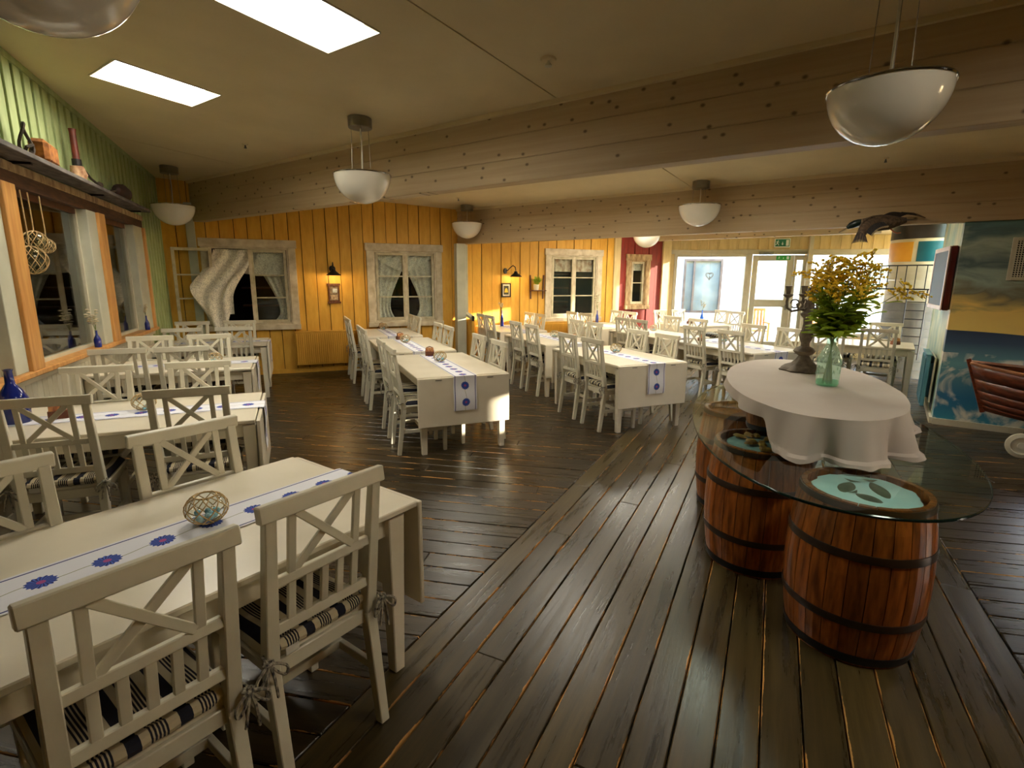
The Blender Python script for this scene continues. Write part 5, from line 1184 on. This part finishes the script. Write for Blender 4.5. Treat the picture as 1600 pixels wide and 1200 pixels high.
for k in range(10):      # primaries hanging from the wing tip
    f = k/9; p = Vector(nearw(.05+.9*f, .96)); q = p+Vector((-.045+.075*f, -.012, -.125+.055*f)); MB().bar(p, q, .020, .003, (1, 0, .2), .009, .002).build('flight_feather', darkf if k % 2 else feath, wg)
MB().tube([nearw(0, v/8) for v in range(9)], [.016, .015, .014, .013, .012, .011, .010, .009, .006], 7).build('wing_edge', feath, wg, smooth=True)
farw = lambda u, v, _: (-.03+.16*u+.20*v, .06+.10*v, .05+.07*math.sin(v*2.2)-.03*u)
wg = wing('far_wing', .07, 1, farw, darkf)
for k in range(8):
    f = k/7; p = Vector(farw(.1+.85*f, .97, 0)); q = p+Vector((.12-.03*f, .02, -.01-.03*f)); MB().bar(p, q, .022, .003, (0, 0, 1), .010, .002).build('flight_feather', feath if k % 2 else darkf, wg)
for k in range(5): MB().bar((.21, (k-2)*.012, .012), (.33, (k-2)*.03, .018-.004*abs(k-2)), .024, .004, (0, 1, 0), .014, .002).build('tail_feather', palef if k % 2 else darkf, dk)
for s_ in (-1, 1): MB().tube([(.10, .03*s_, -.07), (.14, .035*s_, -.11), (.17, .04*s_, -.125), (.205, .045*s_, -.12)], [.007, .006, .006, .004], 6).build('foot', PM('duck_foot', (150, 78, 36), (110, 54, 26), .6, 12), dk, smooth=True)
MB().tube([(.02, .03, .02), (.02, .15, .02), (.02, .27, .02)], .006, 6).build('mounting_rod', black, dk)

# ------------------------------------------------------------------ exit signs and heart ornament at the white wall
signg = PM('sign_green', (10, 120, 84), (8, 108, 76), .4, 3); signw = PM('sign_white', (232, 238, 236), (226, 232, 230), .4, 3); signl = PM('sign_bright_green', (52, 176, 72), (44, 160, 64), .4, 3)
def sign(name, label, x0, x1, z0, z1, y, green, housing):
    p = WQ+WD*((x0+x1)/2)+WO*y; t = thing(name, label, 'sign', (p.x, p.y, z0), wrz); w, h = x1-x0, z1-z0
    if housing: MB().box(-w/2, w/2, 0, .05, 0, h).build('housing', signw, t, bevel=.006)
    else: MB().box(-w/2, w/2, 0, .004, 0, h).build('housing', signw, t)
    b = .016 if housing else .0
    MB().box(-w/2+b, w/2-b, -.003, 0, b, h-b).build('green_face', green, t)
    def poly(pts, nm): MB().add; m = MB(); m.add([(x*h-w*.30, -.0045, h*.5+z*h) for x, z in pts], [tuple(range(len(pts)))]); return m.build(nm, signw, t)
    # running figure
    m = MB(); m.lathe([(0, -.001), (.05*h, -.001), (.05*h, .001), (0, .001)], 12); o = m.build('figure_head', signw, t); o.rotation_euler = (PI/2, 0, 0); o.location = (-w*.30+.02*h, -.0045, h*.77)
    for nm, a, c, q in (('figure_torso', (0, .18), (-.08, -.06), .10), ('figure_arm', (0, .16), (.15, .06), .05), ('figure_arm', (-.02, .16), (-.20, .10), .05), ('figure_leg', (-.07, -.05), (.10, -.14), .06), ('figure_leg', (.10, -.13), (.10, -.30), .05), ('figure_leg', (-.08, -.06), (-.18, -.20), .06), ('figure_leg', (-.18, -.20), (-.34, -.20), .05)):
        m = MB(); m.bar((a[0]*h-w*.30, -.004, h*.5+a[1]*h), (c[0]*h-w*.30, -.004, h*.5+c[1]*h), q*h, .0015, (0, 0, 1) if abs(a[0]-c[0]) > abs(a[1]-c[1]) else (1, 0, 0)); m.build(nm, signw, t)
    m = MB(); m.bar((0, -.004, h*.62), (0, -.004, h*.40), .07*h, .0015); m.add([(-.13*h, -.0045, h*.42), (.13*h, -.0045, h*.42), (0, -.0045, h*.22)], [(0, 2, 1)]); m.build('arrow', signw, t)
    MB().box(w*.22, w*.40, -.0055, -.003, h*.16, h*.84).build('door_symbol', signw, t)
    return t
sign('exit_sign', 'green exit sign box with running figure, arrow and door above the glazed door', 2.12, 2.43, 2.32, 2.50, -.075, signg, True); sign('exit_sticker', 'bright green exit sticker on the top rail of the glazed door', 2.20, 2.48, 2.06, 2.15, -.008, signl, False)
p = WQ+WD*.86+WO*-.05; t = thing('heart_ornament', 'wire heart ornament hanging in the big window', 'ornament', (p.x, p.y, 1.72), wrz)
def heart(a, s): return (s*.016*16*math.sin(a)**3/16*4, 0, s*(13*math.cos(a)-5*math.cos(2*a)-2*math.cos(3*a)-math.cos(4*a))/17*.075)
MB().tube([heart(2*PI*i/36, 1.25) for i in range(36)], .006, 6, True).build('outer_heart', tinm, t, smooth=True); MB().tube([heart(2*PI*i/36, .95) for i in range(36)], .005, 6, True).build('inner_heart', tinm, t, smooth=True)
MB().tube([(0, 0, -.06), (.01, 0, -.03), (-.005, 0, 0)], .008, 6).build('charm', tinm, t); MB().tube([(0, 0, .03), (0, 0, .48)], .0018, 4).build('cord', black, t)

# ------------------------------------------------------------------ outside: courtyard seen through the windows
yard = struct(ob('wall_courtyard', None, None, WQ, wrz), 'bright white courtyard walls outside the big windows')
EH = [(1.65, 2.67, .73, 2.2), (6.18, 6.75, .97, 2.05)]
o = wall_mesh(10.0, -.2, 3.6, .2, EH).build('courtyard_wall', extwall, yard); o.location = (-1.0, 3.1, 0)
o = MB().box(-1.0, 12, .18, 9, -.2, -.04).build('courtyard_paving', extground, yard)
dkf = PM('outside_frame', (120, 104, 92), (90, 76, 66), .6, 6)
for i, (a, b, c, d) in enumerate(EH):
    w = struct(ob('window_%d' % (40+i), None, None, WQ, wrz), 'courtyard window across from the glass door'); a -= 1; b -= 1
    frame(w, a, b, c, d, .06, 3.05, 3.2, dkf if i == 0 else trimp, 'frame_bar'); MB().box(a+(b-a)*.25, a+(b-a)*.25+.05, 3.06, 3.2, c+.06, d-.06).build('mullion', dkf if i == 0 else trimp, w)
    MB().box(a+.05, b-.05, 3.14, 3.15, c+.05, d-.05).build('pane', PM('outside_pane_%d' % i, (150, 160, 156), (120, 132, 130), .08, 2), w); MB().box(a-.05, b+.05, 2.98, 3.12, c-.05, c).build('sill_board', extground, w)
for lab, s_, o_, fa, in (('orange-brown wooden garden chair outside beyond the glazed door', 2.35, 1.75, 214), ('orange-brown garden chair outside, to the right of the door', 3.9, 1.9, 190)):
    p = WQ+WD*s_+WO*o_; t = thing('garden_chair', lab, 'chair', (p.x, p.y, -.04), az(fa), 'wooden garden chairs')
    gw = PM('garden_wood', (206, 140, 74), (170, 106, 50), .6, 6) if 'garden_wood' not in MATS else MATS['garden_wood']
    for sx in (-1, 1):
        MB().bar((.23*sx, -.24, 0), (.23*sx, -.30, .95), .04, .04).build('leg', gw, t); MB().bar((.23*sx, .22, 0), (.23*sx, .22, .62), .04, .04).build('leg', gw, t); MB().bar((.23*sx, -.27, .63), (.23*sx, .26, .63), .05, .03).build('armrest', gw, t)
    for k in range(6): MB().box(-.22, .22, -.22+k*.075, -.16+k*.075, .42, .44).build('seat_slat', gw, t)
    for k in range(5): MB().bar((-.16+k*.08, -.265, .46), (-.16+k*.08, -.298, .92), .05, .015).build('back_slat', gw, t)
    MB().bar((-.25, -.30, .94), (.25, -.30, .94), .06, .03, (0, 0, 1)).build('top_rail', gw, t)
